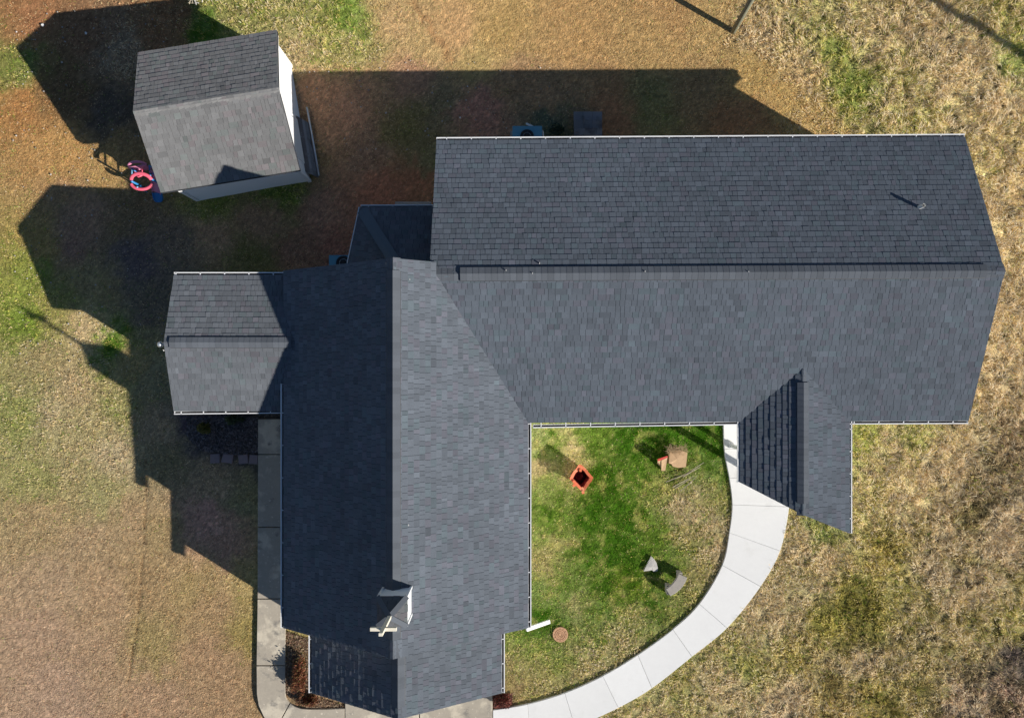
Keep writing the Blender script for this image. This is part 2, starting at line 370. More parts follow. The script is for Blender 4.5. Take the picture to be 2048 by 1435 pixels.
 (960, 220, (180, 126, 97), 0.06, .04, .8), (1010, 170, (160, 123, 84), 0.12, .04, .9), (1100, 200, (164, 126, 87), 0.12, .04, .9), (1100, 255, (102, 102, 76), 0.24, .06, .8), (1230, 230, (164, 115, 76), 0.04, .035, .6), (1300, 220, (138, 123, 74), 0.24, .045, .9), (1420, 180, (155, 121, 79), 0.15, .04, .9), (1480, 240, (166, 118, 76), 0.09, .04, .9),
 (320, 760, (132, 121, 82), 0.24, .06, .9), (310, 850, (158, 134, 95), 0.18, .06, .9), (330, 920, (130, 115, 76), 0.24, .06, .9), (400, 960, (158, 134, 95), 0.18, .06, .9), (470, 1000, (138, 126, 84), 0.24, .06, .9), (400, 1040, (183, 139, 108), 0.07, .045, 1), (450, 1100, (174, 134, 100), 0.09, .045, 1), (480, 1160, (169, 144, 89), 0.18, .05, 1),
 (440, 870, (76, 68, 66), .1, .04, .35), (390, 850, (82, 68, 66), .08, .04, .35), (500, 880, (66, 60, 56), .1, .04, .35),
 (600, 1290, (160, 138, 85), .35, .06, .8), (590, 1390, (140, 112, 80), .2, .05, .6), (640, 1400, (142, 112, 80), .15, .05, .6), (1000, 1400, (110, 55, 42), .05, .04, .5),
]
AX = np.array([a[0] for a in AN], float); AY = np.array([a[1] for a in AN], float)
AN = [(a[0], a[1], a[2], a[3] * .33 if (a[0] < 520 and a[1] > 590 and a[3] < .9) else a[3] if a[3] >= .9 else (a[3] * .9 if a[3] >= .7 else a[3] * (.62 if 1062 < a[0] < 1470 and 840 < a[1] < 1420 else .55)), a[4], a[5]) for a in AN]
AV = np.array([[*lin(a[2]), a[3], a[4], a[5]] for a in AN], float)

def in_poly(px, py, poly):
    r = np.zeros(px.shape, bool); n = len(poly); j = n - 1
    for i in range(n):
        xi, yi = poly[i]; xj, yj = poly[j]
        c = ((yi > py) != (yj > py)) & (px < (xj - xi) * (py - yi) / (yj - yi + 1e-9) + xi)
        r ^= c; j = i
    return r

def lawn(px, py):
    """-> colour(n,3), green share, height, cover; px, py are ground positions in photo pixels (14.3 mm each)"""
    wx = px + 46 * (fbm(px / 70, py / 70, 3) - .5) + 44 * (fbm(px / 16, py / 16, 5, 3) - .5)
    wy = py + 46 * (fbm(px / 70, py / 70, 9) - .5) + 44 * (fbm(px / 16, py / 16, 13, 3) - .5)
    out = np.zeros((len(px), 6))
    for i in range(0, len(px), 20000):
        d2 = (wx[i:i + 20000, None] - AX) ** 2 + (wy[i:i + 20000, None] - AY) ** 2
        k = 1.0 / (d2 + 420.0) ** 2.0
        k /= k.sum(1, keepdims=True)
        out[i:i + 20000] = k @ AV
    c = out[:, :3]
    g = np.clip(out[:, 3] + 0.75 * (fbm(px / 30, py / 30, 21) - .5) * np.clip(out[:, 3] * 3, .12, 1), 0, 1)
    gn = np.clip((fbm(px / 11, py / 11, 71, 3) - .5) * 2.1 + .5, 0, 1)
    g = np.clip(.35 * g + .65 / (1 + np.exp(-(g - gn) * 9)) * np.clip(g * 4, 0, 1), 0, 1)
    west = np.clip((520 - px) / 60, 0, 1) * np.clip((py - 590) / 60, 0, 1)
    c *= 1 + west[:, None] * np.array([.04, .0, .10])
    fld = np.clip((px - 1560) / 120, 0, 1) * np.clip((py - 900 + .4 * (px - 1900)) / 120, 0, 1)
    pt = np.clip((fbm(px / 52 + py / 90, py / 34 - px / 70, 97, 4, .6) - .50) * 6, 0, 1) * fld
    c *= 1 - pt[:, None] * np.array([.46, .44, .56])
    yd = in_poly(px, py, [(1062, 845), (1450, 845), (1470, 1010), (1400, 1210), (1180, 1370), (1010, 1420), (1010, 1265), (1062, 1255)])
    th = np.clip((fbm(px / 17, py / 17, 83, 3) - .60) * 5, 0, .6) * yd * (.4 + .6 * vnoise(px / 45, py / 45, 19))
    g = g * (1 - .85 * th)
    c[:] = c * (1 - th[:, None]) + lin((165, 148, 80)) * th[:, None]
    # bare sandy wash-outs and a mower scar run across the lawn
    return c, g, out[:, 4], out[:, 5]

def seg_dist(px, py, pts):
    best = np.full(px.shape, 1e9)
    for (x0, y0), (x1, y1) in zip(pts[:-1], pts[1:]):
        dx, dy = x1 - x0, y1 - y0
        t = np.clip(((px - x0) * dx + (py - y0) * dy) / (dx * dx + dy * dy), 0, 1)
        best = np.minimum(best, np.hypot(px - x0 - t * dx, py - y0 - t * dy))
    return best
FURROW = [(283, 920), (281, 1000), (277, 1090), (270, 1180), (262, 1260), (250, 1330), (240, 1400), (233, 1470)]
WASH = [(825, -10), (850, 40), (862, 70), (895, 100), (900, 118)]

# ------------------------------------------------------------------ paths in plan (photo px on the ground)
WALK_IN = [(1446, 800), (1448, 897), (1458, 955), (1464, 1008), (1458, 1064), (1444, 1129), (1398, 1206), (1345, 1257), (1275, 1308), (1205, 1350), (1129, 1384), (1055, 1406), (986, 1418)]
WALK_OUT = [(1560, 800), (1570, 897), (1577, 955), (1577, 1012), (1559, 1100), (1520, 1171), (1453, 1254), (1383, 1311), (1303, 1374), (1236, 1413), (1150, 1452), (1062, 1487), (986, 1505)]
# slabs between successive joint lines (inner, outer)
JOINTS = [(0, 0), (1, 1), (2, 2), (3, 3), (4, 4), (5, 5), (6, 6), (7, 7), (8, 8), (9, 9), (10, 10), (11, 11), (12, 12)]
OLD_SLABS = [
 [(517, 838), (590, 838), (590, 907), (517, 907)],
 [(517, 909), (590, 909), (590, 1052), (516.5, 1052)],
 [(516.5, 1054), (590, 1054), (588, 1195), (516, 1195)],
 [(516, 1197), (588, 1197), (571, 1250), (571, 1328), (514, 1328)],
 [(514, 1330), (571, 1330), (571, 1391), (574, 1398), (579.5, 1404), (562, 1436), (549, 1460), (540, 1449), (528, 1430), (518, 1408), (514.5, 1385)],
 [(581, 1405), (590, 1411), (602, 1415), (618, 1416.5), (652, 1416.5), (689.5, 1415), (689.5, 1500), (575, 1500), (551, 1461), (563.5, 1437)],
 [(691, 1400), (838, 1400), (838, 1500), (691, 1500)],
 [(840, 1400), (912, 1400), (985, 1388), (985, 1500), (840, 1500)],
]

# ------------------------------------------------------------------ ground
def axis(lo, hi, step, far):
    a = list(np.arange(lo, hi + step / 2, step))
    s = step; x = a[-1]; up = []
    while x < far:
        s *= 1.35; x += s; up.append(x)
    s = step; x = a[0]; dn = []
    while x > -far:
        s *= 1.35; x -= s; dn.append(x)
    return np.array(dn[::-1] + a + up)

gx = axis(-16.5, 16.5, 0.06, 900); gy = axis(-11.6, 12.2, 0.06, 900)
XX, YY = np.meshgrid(gx, gy)
fx = XX.ravel(); fy = YY.ravel()
pxs = CX + fx * F / D; pys = CY - fy * F / D
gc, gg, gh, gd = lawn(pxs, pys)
near = (np.abs(fx) < 19) & (np.abs(fy) < 15)
rough = np.clip(gh / 0.18, 0.1, 1.0)
gz = (fbm(fx * 5, fy * 5, 31, 4, .6) - .5) * 0.085 * rough + (fbm(fx * 1.1, fy * 1.1, 37, 3) - .5) * 0.05 * rough
scar = np.exp(-(seg_dist(pxs + 5 * (fbm(pxs / 14, pys / 14, 8) - .5), pys, FURROW) / 2.2) ** 2) * (fbm(pxs / 20, pys / 20, 66) > .38)
gz -= 0.04 * scar
wsh = np.exp(-(seg_dist(pxs + 30 * (fbm(pxs / 12, pys / 12, 18, 3) - .5), pys, WASH) / 7.0) ** 2)
gz += wsh * (fbm(fx * 9, fy * 9, 77, 3) - .55) * 0.16
def fall(x):
    t = np.maximum(0, -np.asarray(x, float) - 6.2)      # the yard falls away gently to the west
    return -0.075 * t * t / (t + 1.2)
gz += fall(fx) * (np.abs(fx) < 40)
gz -= 0.035
gcol = gc.copy()
lushg = np.clip((gg - .72) * 4, 0, 1)[:, None]
gmix = (.32 * gg)[:, None] + .45 * lushg
gcol = gcol * (1 - gmix) + (lin((104, 98, 46)) * (1 - lushg) + lin((52, 84, 8)) * lushg) * gmix
holes = np.clip((.40 - fbm(pxs / 15, pys / 15, 91, 3)) * 9, 0, 1) * np.clip((gh - .11) / .05, 0, 1)
rill = np.minimum(seg_dist(pxs, pys + 16 * (fbm(pxs / 25, pys / 25, 44) - .5), [(1840, 1445), (1905, 1405), (1960, 1370), (2010, 1335), (2070, 1290)]), seg_dist(pxs, pys + 14 * (fbm(pxs / 21, pys / 21, 45) - .5), [(1925, 1375), (1990, 1335)]))
holes = np.maximum(holes, np.exp(-(rill / 5.5) ** 2) * (fbm(pxs / 13, pys / 13, 46) > .46))
gcol *= (1 + .42 * np.clip((gh - .1) / .06, 0, 1) * (1 - holes) - .72 * holes)[:, None]
gcol = gcol * np.exp(rng.normal(0, .20, (len(gcol), 1))) * 1.26 * (np.array([1.03, 1.16, 1.34]) * (1 - .5 * lushg) + np.array([.9, 1.0, .7]) * .5 * lushg)
gcol = gcol * (1 - .5 * scar[:, None]) + lin((120, 85, 55)) * .5 * scar[:, None]
gcol = gcol * (1 - .6 * wsh[:, None]) + lin((190, 145, 100)) * .6 * wsh[:, None]
nx, ny = len(gx), len(gy)
idx = np.arange(nx * ny).reshape(ny, nx)
quads = np.stack([idx[:-1, :-1], idx[:-1, 1:], idx[1:, 1:], idx[1:, :-1]], -1).reshape(-1, 4)
me = bpy.data.meshes.new('ground')
me.vertices.add(nx * ny); me.vertices.foreach_set('co', np.stack([fx, fy, np.where(near, gz, -0.035 + fall(np.maximum(fx, -19)))], 1).astype(np.float32).ravel())
me.loops.add(quads.size); me.loops.foreach_set('vertex_index', quads.astype(np.int32).ravel())
me.polygons.add(len(quads)); me.polygons.foreach_set('loop_start', np.arange(0, quads.size, 4, dtype=np.int32))
me.polygons.foreach_set('use_smooth', np.ones(len(quads), bool))
me.update(calc_edges=True)
at = me.color_attributes.new('Col', 'FLOAT_COLOR', 'POINT')
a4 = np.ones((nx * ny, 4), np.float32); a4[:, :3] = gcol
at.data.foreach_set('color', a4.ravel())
M['soil'] = mat('thatch_and_soil', (1, 1, 1), 0.95, attr=True, noise=[(5, 0.22), (16, 0.38), (45, 0.5)], bump=(22, 1.0, 0.06), spec=0.15)
ground = link('ground', me, None, M['soil'])
tag(ground, kind='structure')

# ------------------------------------------------------------------ concrete paths
path = empty('path', (0, 0, 0)); tag(path, kind='structure')
def G(p): v = P(p[0], p[1]); return (v.x, v.y)
def smooth_edge(a):
    return a
for k in range(len(WALK_IN) - 1):
    i0, i1 = Vector(WALK_IN[k]), Vector(WALK_IN[k + 1]); o0, o1 = Vector(WALK_OUT[k]), Vector(WALK_OUT[k + 1])
    def cr(arr, kk, t):
        p0 = Vector(arr[max(kk - 1, 0)]); p1 = Vector(arr[kk]); p2 = Vector(arr[kk + 1]); p3 = Vector(arr[min(kk + 2, len(arr) - 1)])
        return 0.5 * ((2 * p1) + (p2 - p0) * t + (2 * p0 - 5 * p1 + 4 * p2 - p3) * t * t + (3 * p1 - p0 - 3 * p2 + p3) * t ** 3)
    e = 0.0028
    ts = [e, .2, .4, .6, .8, 1 - e]
    inn = [G(cr(WALK_IN, k, t)) for t in ts]
    out = [G(cr(WALK_OUT, k, t)) for t in ts]
    mb = MB(); mb.prism(inn + out[::-1], -0.12, 0.045 + 0.004 * (k % 2), inset=0.006)
    mb.build('slab', M['concrete_new'], path)
old_walk = empty('old_path', (0, 0, 0)); old_walk.name = 'pavement'; tag(old_walk, kind='structure')
for s in OLD_SLABS:
    mb = MB(); mb.prism([G(p) for p in s], -0.12, 0.04, inset=0.006)
    mb.build('slab', M['concrete_old'], old_walk)

# ------------------------------------------------------------------ shingled roofs
def clip(poly, a, b, c):     # keep a*x+b*y<=c
    out = []
    for i in range(len(poly)):
        p, q = poly[i - 1], poly[i]
        dp = a * p[0] + b * p[1] - c; dq = a * q[0] + b * q[1] - c
        if dp <= 0: 
            if dq <= 0: out.append(q)
            else:
                t = dp / (dp - dq); out.append((p[0] + t * (q[0] - p[0]), p[1] + t * (q[1] - p[1])))
        elif dq <= 0:
            t = dp / (dp - dq); out.append((p[0] + t * (q[0] - p[0]), p[1] + t * (q[1] - p[1]))); out.append(q)
    return out

def clip_convex(sub, poly):
    area = sum(poly[i - 1][0] * poly[i][1] - poly[i][0] * poly[i - 1][1] for i in range(len(poly)))
    pl = poly if area > 0 else poly[::-1]
    for i in range(len(pl)):
        (x0, y0), (x1, y1) = pl[i - 1], pl[i]
        a, b = (y1 - y0), -(x1 - x0)
        sub = clip(sub, a, b, a * x0 + b * y0)
        if len(sub) < 3: return []
    return sub

def shingles_on(poly3, e0, e1, tone=(0.105, 0.113, 0.128), expo=0.142, thick=(0.009, 0.0145), var=0.085, tint=True, seed=0, tab=(0.085, 0.19)):
    """poly3: convex planar outline; e0->e1 the eave direction. Returns (list of shingles (verts, faces, colour, centre))."""
    r = random.Random(seed)
    poly3 = [Vector(p) for p in poly3]; e0 = Vector(e0); e1 = Vector(e1)
    u = (e1 - e0).normalized()
    n = None
    for i in range(len(poly3)):
        cand = (poly3[i] - e0)
        cand = u.cross(cand)
        if cand.length > 0.3: n = cand.normalized(); break
    if n.z < 0: n = -n
    v = n.cross(u)
    if v.z < 0: v = -v
    p2 = [((p - e0).dot(u), (p - e0).dot(v)) for p in poly3]
    umin, umax = min(p[0] for p in p2), max(p[0] for p in p2)
    vmin, vmax = min(p[1] for p in p2), max(p[1] for p in p2)
    res = []
    row = 0; y = vmin - 0.0
    while y < vmax - 0.01:
        x = umin - r.random() * 0.25
        jit = r.uniform(-0.003, 0.003)
        while x < umax:
            wd = r.uniform(*tab)
            if r.random() < 0.12: wd *= 1.5
            q = [(x + 0.0035, y + jit), (x + wd - 0.0035, y + jit), (x + wd - 0.0035, y + expo + 0.012), (x + 0.0035, y + expo + 0.012)]
            c = clip_convex(q, p2)
            if len(c) >= 3:
                t = r.choice(thick) + r.uniform(-.0015, .0015)
                k = 1 + r.gauss(0, var)
                k = max(0.6, min(1.5, k))
                tn = [tone[0] * k, tone[1] * k, tone[2] * k]
                if tint:
                    q_ = r.random()
                    if q_ < .14: tn[0] *= 1.07; tn[1] *= 0.98
                    elif q_ < .26: tn[1] *= 1.03; tn[0] *= .95
                vs = []
                m = len(c)
                for (a, b) in c:
                    h = 0.002 + t * (1 - (b - y) / (expo + .012) * 0.92)
                    vs.append(e0 + u * a + v * b + n * h)
                for (a, b) in c:
                    vs.append(e0 + u * a + v * b - n * 0.002)
                fs = [tuple(range(m))] + [(i, i + m, (i + 1) % m + m, (i + 1) % m) for i in range(m)]
                # orient top face upward
                nn = (vs[1] - vs[0]).cross(vs[2] - vs[0])
                if nn.dot(n) < 0: fs = [tuple(reversed(f)) for f in fs]
                ctr = sum(vs[:m], Vector()) / m
                res.append((vs, fs, tuple(tn), ctr, len(c) == 4))
            x += wd
        y += expo; row += 1
    return res

def proj_area(vs, m):
    pts = [(p.x * F / (D - p.z), p.y * F / (D - p.z)) for p in vs[:m]]
    return abs(sum(pts[i - 1][0] * pts[i][1] - pts[i][0] * pts[i - 1][1] for i in range(m))) / 2

def emit_shingles(groups, thing, limit=300):
    """groups: list of (roof part, shingles). The largest in view become pieces of their roof part, the rest one part."""
    allsh = []
    for part, sh in groups:
        for s in sh: 
            m = len(s[0]) // 2
            ctr = s[3]
            px = CX + ctr.x * F / (D - ctr.z); py = CY - ctr.y * F / (D - ctr.z)
            vis = 0 <= px <= 2048 and 0 <= py <= 1435
            allsh.append((proj_area(s[0], m) if vis else 0, part, s))
    allsh.sort(key=lambda t: -t[0])
    for a, part, s in allsh[:limit]:
        mb = MB(); mb.add(s[0], s[1], s[2])
        mb.build('shingle', M['shingle'], part)
    mb = MB()
    for a, part, s in allsh[limit:]:
        mb.add(s[0], s[1], s[2])
    o = mb.build('shingle_field', M['shingle'], thing)
    tag(o, kind='stuff')

def roof_slab(name, polys, parent, th=0.10):
    """closed deck below the shingles"""
    mb = MB()
    for pl in polys:
        pl = [Vector(p) for p in pl]; n = len(pl)
        nn = (pl[1] - pl[0]).cross(pl[2] - pl[0])
        if nn.z < 0: pl = pl[::-1]
        vs = [p - Vector((0, 0, .006)) for p in pl] + [p - Vector((0, 0, th)) for p in pl]
        fs = [tuple(range(n)), tuple(range(2 * n - 1, n - 1, -1))] + [(i, i + n, (i + 1) % n + n, (i + 1) % n) for i in range(n)]
        mb.add(vs, fs)
    return mb.build(name, M['deck'], parent)

def ridge(parent, a, b, slope_l, slope_r, width=0.145, lift=0.035, step=0.142, vent=True, m=None, name='ridge_vent', trim=0.3):
    """cap shingles along a ridge a->b; slope_l, slope_r = drop per metre to the left and right"""
    a = Vector(a); b = Vector(b); d = (b - a); L = d.length; d.normalize()
    left = Vector((0, 0, 1)).cross(d).normalized()
    m = m or M['cap']
    mb = MB()
    # vent body with a thin dark side edge
    if vent:
        cn = max(1, int(round(L / step))); st_ = L / cn
        ups = [i * st_ for i in range(cn) if trim <= i * st_ <= L - trim - step * .5]
        s0 = a + d * (ups[0] + .008); s1 = a + d * (ups[-1] + st_)
        prof = [(-width - .006, -.012), (-width - .006, lift - .012), (0, lift - .006), (width + .006, lift - .012), (width + .006, -.012)]
        vs = []
        for q in (s0, s1):
            for (x, h) in prof:
                drop = (slope_l if x > 0 else slope_r) * abs(x)
                vs.append(q + left * x + Vector((0, 0, h - drop)))
        n = len(prof)
        fs = [(i, i + 1, i + 1 + n, i + n) for i in range(n - 1)] + [tuple(range(n - 1, -1, -1)), tuple(range(n, 2 * n))]
        mb.add(vs, fs)
    else:
        mb.bar(a - Vector((0, 0, .03)), b - Vector((0, 0, .03)), .03)
    body = mb.build(name, M['plastic_dark'], parent)
    # one cap mesh, copied along
    cm = MB()
    t = 0.003
    def vv(x, y, h):
        drop = (slope_l if x > 0 else slope_r) * abs(x)
        return d * y + left * x + Vector((0, 0, h - drop))
    yy = (0.0, step + .02)
    hh = ((t + .002), .001)
    vs = [vv(-width, yy[0], hh[0]), vv(0, yy[0], hh[0] + .004), vv(width, yy[0], hh[0]), vv(-width, yy[1], hh[1]), vv(0, yy[1], hh[1] + .004), vv(width, yy[1], hh[1]),
          vv(-width, yy[0], -.004), vv(0, yy[0], 0), vv(width, yy[0], -.004), vv(-width, yy[1], -.006), vv(0, yy[1], -.004), vv(width, yy[1], -.006)]
    fs = [(1, 0, 3, 4), (2, 1, 4, 5), (0, 1, 7, 6), (1, 2, 8, 7), (3, 0, 6, 9), (2, 5, 11, 8)]
    cm.add(vs, fs)
    cme = cm.mesh('cap_shingle', m)
    cnt = max(1, int(round(L / step)))
    inv = world_of(body).inverted()
    for i in range(cnt):
        y = i * L / cnt
        o = bpy.data.objects.new('cap_shingle', cme); COL.objects.link(o)
        up = lift if (vent and trim <= y <= L - trim - step * .5) else 0.004
        o.location = a + d * y + Vector((0, 0, up))
        o.parent = body; o.matrix_parent_inverse = inv
    return body

def gutter(parent, a, b, outward, wd=0.082, ht=0.09, spacing=0.61, first=0.25, drop=0.0, closed=True, lip=0.024):
    a = Vector(a); b = Vector(b); d = (b - a); L = d.length; d.normalize()
    o = Vector(outward).normalized()
    t = 0.012
    prof = [(0, 0), (0, -ht), (wd * .75, -ht), (wd, -ht * .45), (wd, 0.012), (wd - lip, 0.012), (wd - lip, 0.0), (wd - t * 1.2, 0.0), (wd - t * 1.2, -ht * .45), (wd * .75 - t * .5, -ht + t), (t, -ht + t), (t, 0)]
    mb = MB(); vs = []
    for q in (a, b):
        for (x, h) in prof:
            vs.append(q + o * x + Vector((0, 0, h - drop)))
    n = len(prof)
    fs = [(i, (i + 1) % n, (i + 1) % n + n, i + n) for i in range(n)]
    mb.add(vs, fs)
    if closed:
        for q, s in ((a, 1), (b, -1)):
            c = q + d * (s * .004) + o * (wd / 2) + Vector((0, 0, -ht / 2 - drop))
            mb.box(c, (.007, wd - .004, ht), axes=(d, o, Vector((0, 0, 1))))
    g = mb.build('gutter', M['gutter'], parent)
    sb = MB(); sb.box((a + b) / 2 + o * (wd * .42) + Vector((0, 0, -ht + t + .006 - drop)), (L - .03, wd * .6, .01), axes=(d, o, Vector((0, 0, 1))))
    sb.build('silt', M['gutter_in'], g)
    hm = MB(); hm.box((0, 0, 0), (.022, wd + .05, .008), axes=(d, o, Vector((0, 0, 1))))
    hme = hm.mesh('hanger', M['gutter'])
    inv = world_of(g).inverted()
    x = first
    while x < L - .05:
        h = bpy.data.objects.new('hanger', hme); COL.objects.link(h)
        h.location = a + d * x + o * (wd / 2 - .03) + Vector((0, 0, 0.008 - drop))
        h.parent = g; h.matrix_parent_inverse = inv
        x += spacing
    return g

def lap_wall(parent, a, b, z0, z1, outward, name='wall', peak=None, board=0.11, m=None):
    """lap siding wall from a to b (2D), optionally with a gable peak height; one mesh of stepped boards"""
    a = Vector((a[0], a[1], 0)); b = Vector((b[0], b[1], 0)); d = (b - a); L = d.length; d.normalize()
    o = Vector((outward[0], outward[1], 0)).normalized()
    mb = MB(); z = z0
    top = peak if peak else z1
    while z < top - .005:
        zt = min(z + board, top)
        def half(zz):
            if peak is None or zz <= z1: return 0.0, L
            k = (zz - z1) / (peak - z1); return L / 2 * k, L - L / 2 * k
        x0, x1 = half(z); y0, y1 = half(zt)
        vs = [a + d * x0 + o * .016 + Vector((0, 0, z)), a + d * x1 + o * .016 + Vector((0, 0, z)), a + d * y1 + o * .003 + Vector((0, 0, zt)), a + d * y0 + o * .003 + Vector((0, 0, zt)),
              a + d * x0 + o * -.02 + Vector((0, 0, z)), a + d * x1 - o * .02 + Vector((0, 0, z)), a + d * y1 - o * .02 + Vector((0, 0, zt)), a + d * y0 - o * .02 + Vector((0, 0, zt))]
        mb.add(vs, [(0, 1, 2, 3), (4, 5, 1, 0), (7, 6, 5, 4), (1, 5, 6, 2), (0, 3, 7, 4), (3, 2, 6, 7)])
        z += board
    return mb.build(name, m or M['siding'], parent)

# ================================================================== CHURCH
k3 = (D - 3.0) / F
church = empty('church', (-2.6, -2.0, 0))
tag(church, 'large church with dark grey shingle roofs, white gutters and a cross-topped steeple', 'church')
EZ = 3.0
XW, XE = (567.5 - CX) * k3, (1056 - CX) * k3
XM = (XW + XE) / 2
YN, YS = -(541 - CY) * k3, -(1255 - CY) * k3
TP = 0.668
RZ = EZ + TP * (XE - XM)

# wing corners
wNW = P(873, 281, EZ); wNE = P(1930, 274, EZ); wSE = P(1937, 840.5, EZ); wSW = P(880, 845.5, EZ)
WR = EZ + 1.42
wRE = (wNE + wSE) / 2; wRE.z = WR
wRW = (wNW + wSW) / 2; wRW.z = WR
def on_line(p, q, x):
    t = (x - p.x) / (q.x - p.x); return p + (q - p) * t
# valley with the nave's east slope: z = EZ + TP*(XE-x)
vb = on_line(wSW, wSE, XE)                      # valley foot at the eave
vx = XE - (WR - EZ) / TP
vt = on_line(wRW, wRE, vx)

nave_w = [(XW, YS, EZ), (XW, YN, EZ), (XM, YN, RZ), (XM, YS, RZ)]
nave_e1 = [(XE, YS, EZ), (vb.x, vb.y, EZ), (vt.x, vt.y, WR), (XM, vt.y, RZ), (XM, YS, RZ)]
nave_e2 = [(vt.x, vt.y, WR), (vt.x, YN, WR), (XM, YN, RZ), (XM, vt.y, RZ)]
wing_n = [wNW, wNE, wRE, Vector((wNW.x - .02, wRW.y, WR))]
wing_s = [vb, wSE, wRE, vt]

groups = []
nave_roof = roof_slab('nave_roof', [nave_w, nave_e1, nave_e2], church)
tag(nave_roof, 'steep roof over the long nave, its west slope in shade')
T1 = (0.126, 0.145, 0.173)
T2 = (0.110, 0.130, 0.159)
sh = shingles_on(nave_w, nave_w[1], nave_w[0], tone=T1, seed=1)
sh += shingles_on(nave_e1, nave_e1[0], nave_e1[1], tone=T1, seed=2)
sh += shingles_on(nave_e2, (XE, vt.y, EZ), (XE, YN, EZ), tone=T1, seed=2)
groups.append((nave_roof, sh))
ridge(nave_roof, (XM, YS, RZ), (XM, YN, RZ), TP, TP, trim=0.35, width=.15)

wing_roof = roof_slab('wing_roof', [wing_n, wing_s], church)
tag(wing_roof, 'broad low roof over the long side wing')
sh = shingles_on(wing_n, wNE, wNW, tone=T2, seed=3)
sh += shingles_on(wing_s, vb, wSE, tone=T2, seed=4)
groups.append((wing_roof, sh))
sl = (WR - EZ) / ((wNE - wSE).length / 2)
ridge(wing_roof, (vt.x - .02, vt.y, WR), tuple(wRE), sl, sl, trim=0.45, width=.155, lift=.045)

# entry porch roof in the courtyard corner
pz = 3.53
pw0 = on_line(wSW, wSE, (1480 - CX) * k3); pe0 = on_line(wSW, wSE, (1699 - CX) * k3)
pw1 = P(1480, 964, EZ); pe1 = P(1699, 1066, EZ)
pmx = (pw0.x + pe0.x) / 2
pr0 = Vector((pmx, pw0.y + (pz - EZ) / sl, pz)); pr1 = Vector((pmx, P(1603, 1029, pz).y, pz))
porch_w = [pw1, pw0, pr0, pr1]; porch_e = [pe0, pe1, pr1, pr0]
porch_roof = roof_slab('porch_roof', [porch_w, porch_e], church)
tag(porch_roof, 'small gabled porch roof with a slanting front edge')
psl = (pz - EZ) / (pmx - pw0.x)
sh = shingles_on(porch_w, pw1, pw0, tone=T2, seed=5, thick=(.012, .018))
sh += shingles_on(porch_e, pe0, pe1, tone=T2, seed=6)
groups.append((porch_roof, sh))
ridge(porch_roof, tuple(pr0 + Vector((0, .1, 0))), tuple(pr1), psl, psl, trim=0.32, width=.135, lift=.04)

# west annex
ak = (D - 2.7) / F
AXW = (347.5 - CX) * ak; AYN = -(550.5 - CY) * ak; AYS = -(822 - CY) * ak; AYM = (AYN + AYS) / 2; ARZ = 3.24
axe = XW + .30; axr = XW + (ARZ - EZ) / TP
ax_n = [(AXW, AYN, 2.7), (axe - .1, AYN, 2.7), (axr, AYM, ARZ), (AXW, AYM, ARZ)]
ax_s = [(AXW, AYS, 2.7), (axe - .1, AYS, 2.7), (axr, AYM, ARZ), (AXW, AYM, ARZ)]
annex_roof = roof_slab('annex_roof', [ax_n, ax_s], church)
tag(annex_roof, 'low gabled roof of the west annex')
T3 = (0.136, 0.149, 0.168)
sh = shingles_on(ax_n, ax_n[1], ax_n[0], tone=T3, seed=7) + shingles_on(ax_s, ax_s[0], ax_s[1], tone=T3, seed=8)
groups.append((annex_roof, sh))
asl = (ARZ - 2.7) / (AYN - AYM)
ridge(annex_roof, (AXW, AYM, ARZ), (axr + .02, AYM, ARZ), asl, asl, trim=0.13, width=.13, lift=.04)

# north link with a hip
hz = 2.7; hT = P(789, 522, 3.45)
hNW = P(721, 414, hz); hNE = P(868, 413.5, hz); hSW = P(693, 545, hz)
hE = Vector((hNE.x + .02, hT.y, hT.z))
hip_n = [hNW, hNE, hE, hT]; hip_w = [hSW, hNW, hT, Vector((hT.x, hSW.y, hT.z))]
# keep the west face planar
uw = (hNW - hSW).normalized(); nw = uw.cross(hT - hSW).normalized()
q = hip_w[3]; hip_w[3] = q - Vector((0, 0, (q - hSW).dot(nw) / nw.z))
hip_roof = roof_slab('link_roof', [hip_n, hip_w], church)
tag(hip_roof, 'small hipped roof in deep shade behind the nave')
sh = shingles_on(hip_n, hNE, hNW, tone=T2, seed=9) + shingles_on(hip_w, hNW, hSW, tone=T2, seed=10)
groups.append((hip_roof, sh))
ridge(hip_roof, tuple(hNW + Vector((.05, -.08, .075))), tuple(hT + Vector((0, 0, .05))), .22, .22, vent=False, width=.14, name='hip', m=M['cap_hip'])

# vestibule in front of the nave
VEZ = 2.8
vk = (D - VEZ) / F
VXW, VXE = (623.5 - CX) * vk, (1003 - CX) * vk; VM = (VXW + VXE) / 2
VYS = -(1385 - CY) * vk; VYN = YS + .25; VRZ = 4.22; vsl = (VRZ - VEZ) / (VM - VXW)
ves_w = [(VXW, VYS, VEZ), (VXW, VYN, VEZ), (VM, VYN, VRZ), (VM, VYS, VRZ)]
ves_e = [(VXE, VYS, VEZ), (VXE, VYN, VEZ), (VM, VYN, VRZ), (VM, VYS, VRZ)]
ves_roof = roof_slab('vestibule_roof', [ves_w, ves_e], church)
tag(ves_roof, 'narrower gabled roof over the front vestibule')
sh = shingles_on(ves_w, ves_w[1], ves_w[0], tone=T1, seed=12, thick=(.008, .016)) + shingles_on(ves_e, ves_e[0], ves_e[1], tone=T1, seed=13)
groups.append((ves_roof, sh))
ridge(ves_roof, (VM, VYS, VRZ), (VM, VYN - .28, VRZ), vsl, vsl, trim=.14, width=.15)

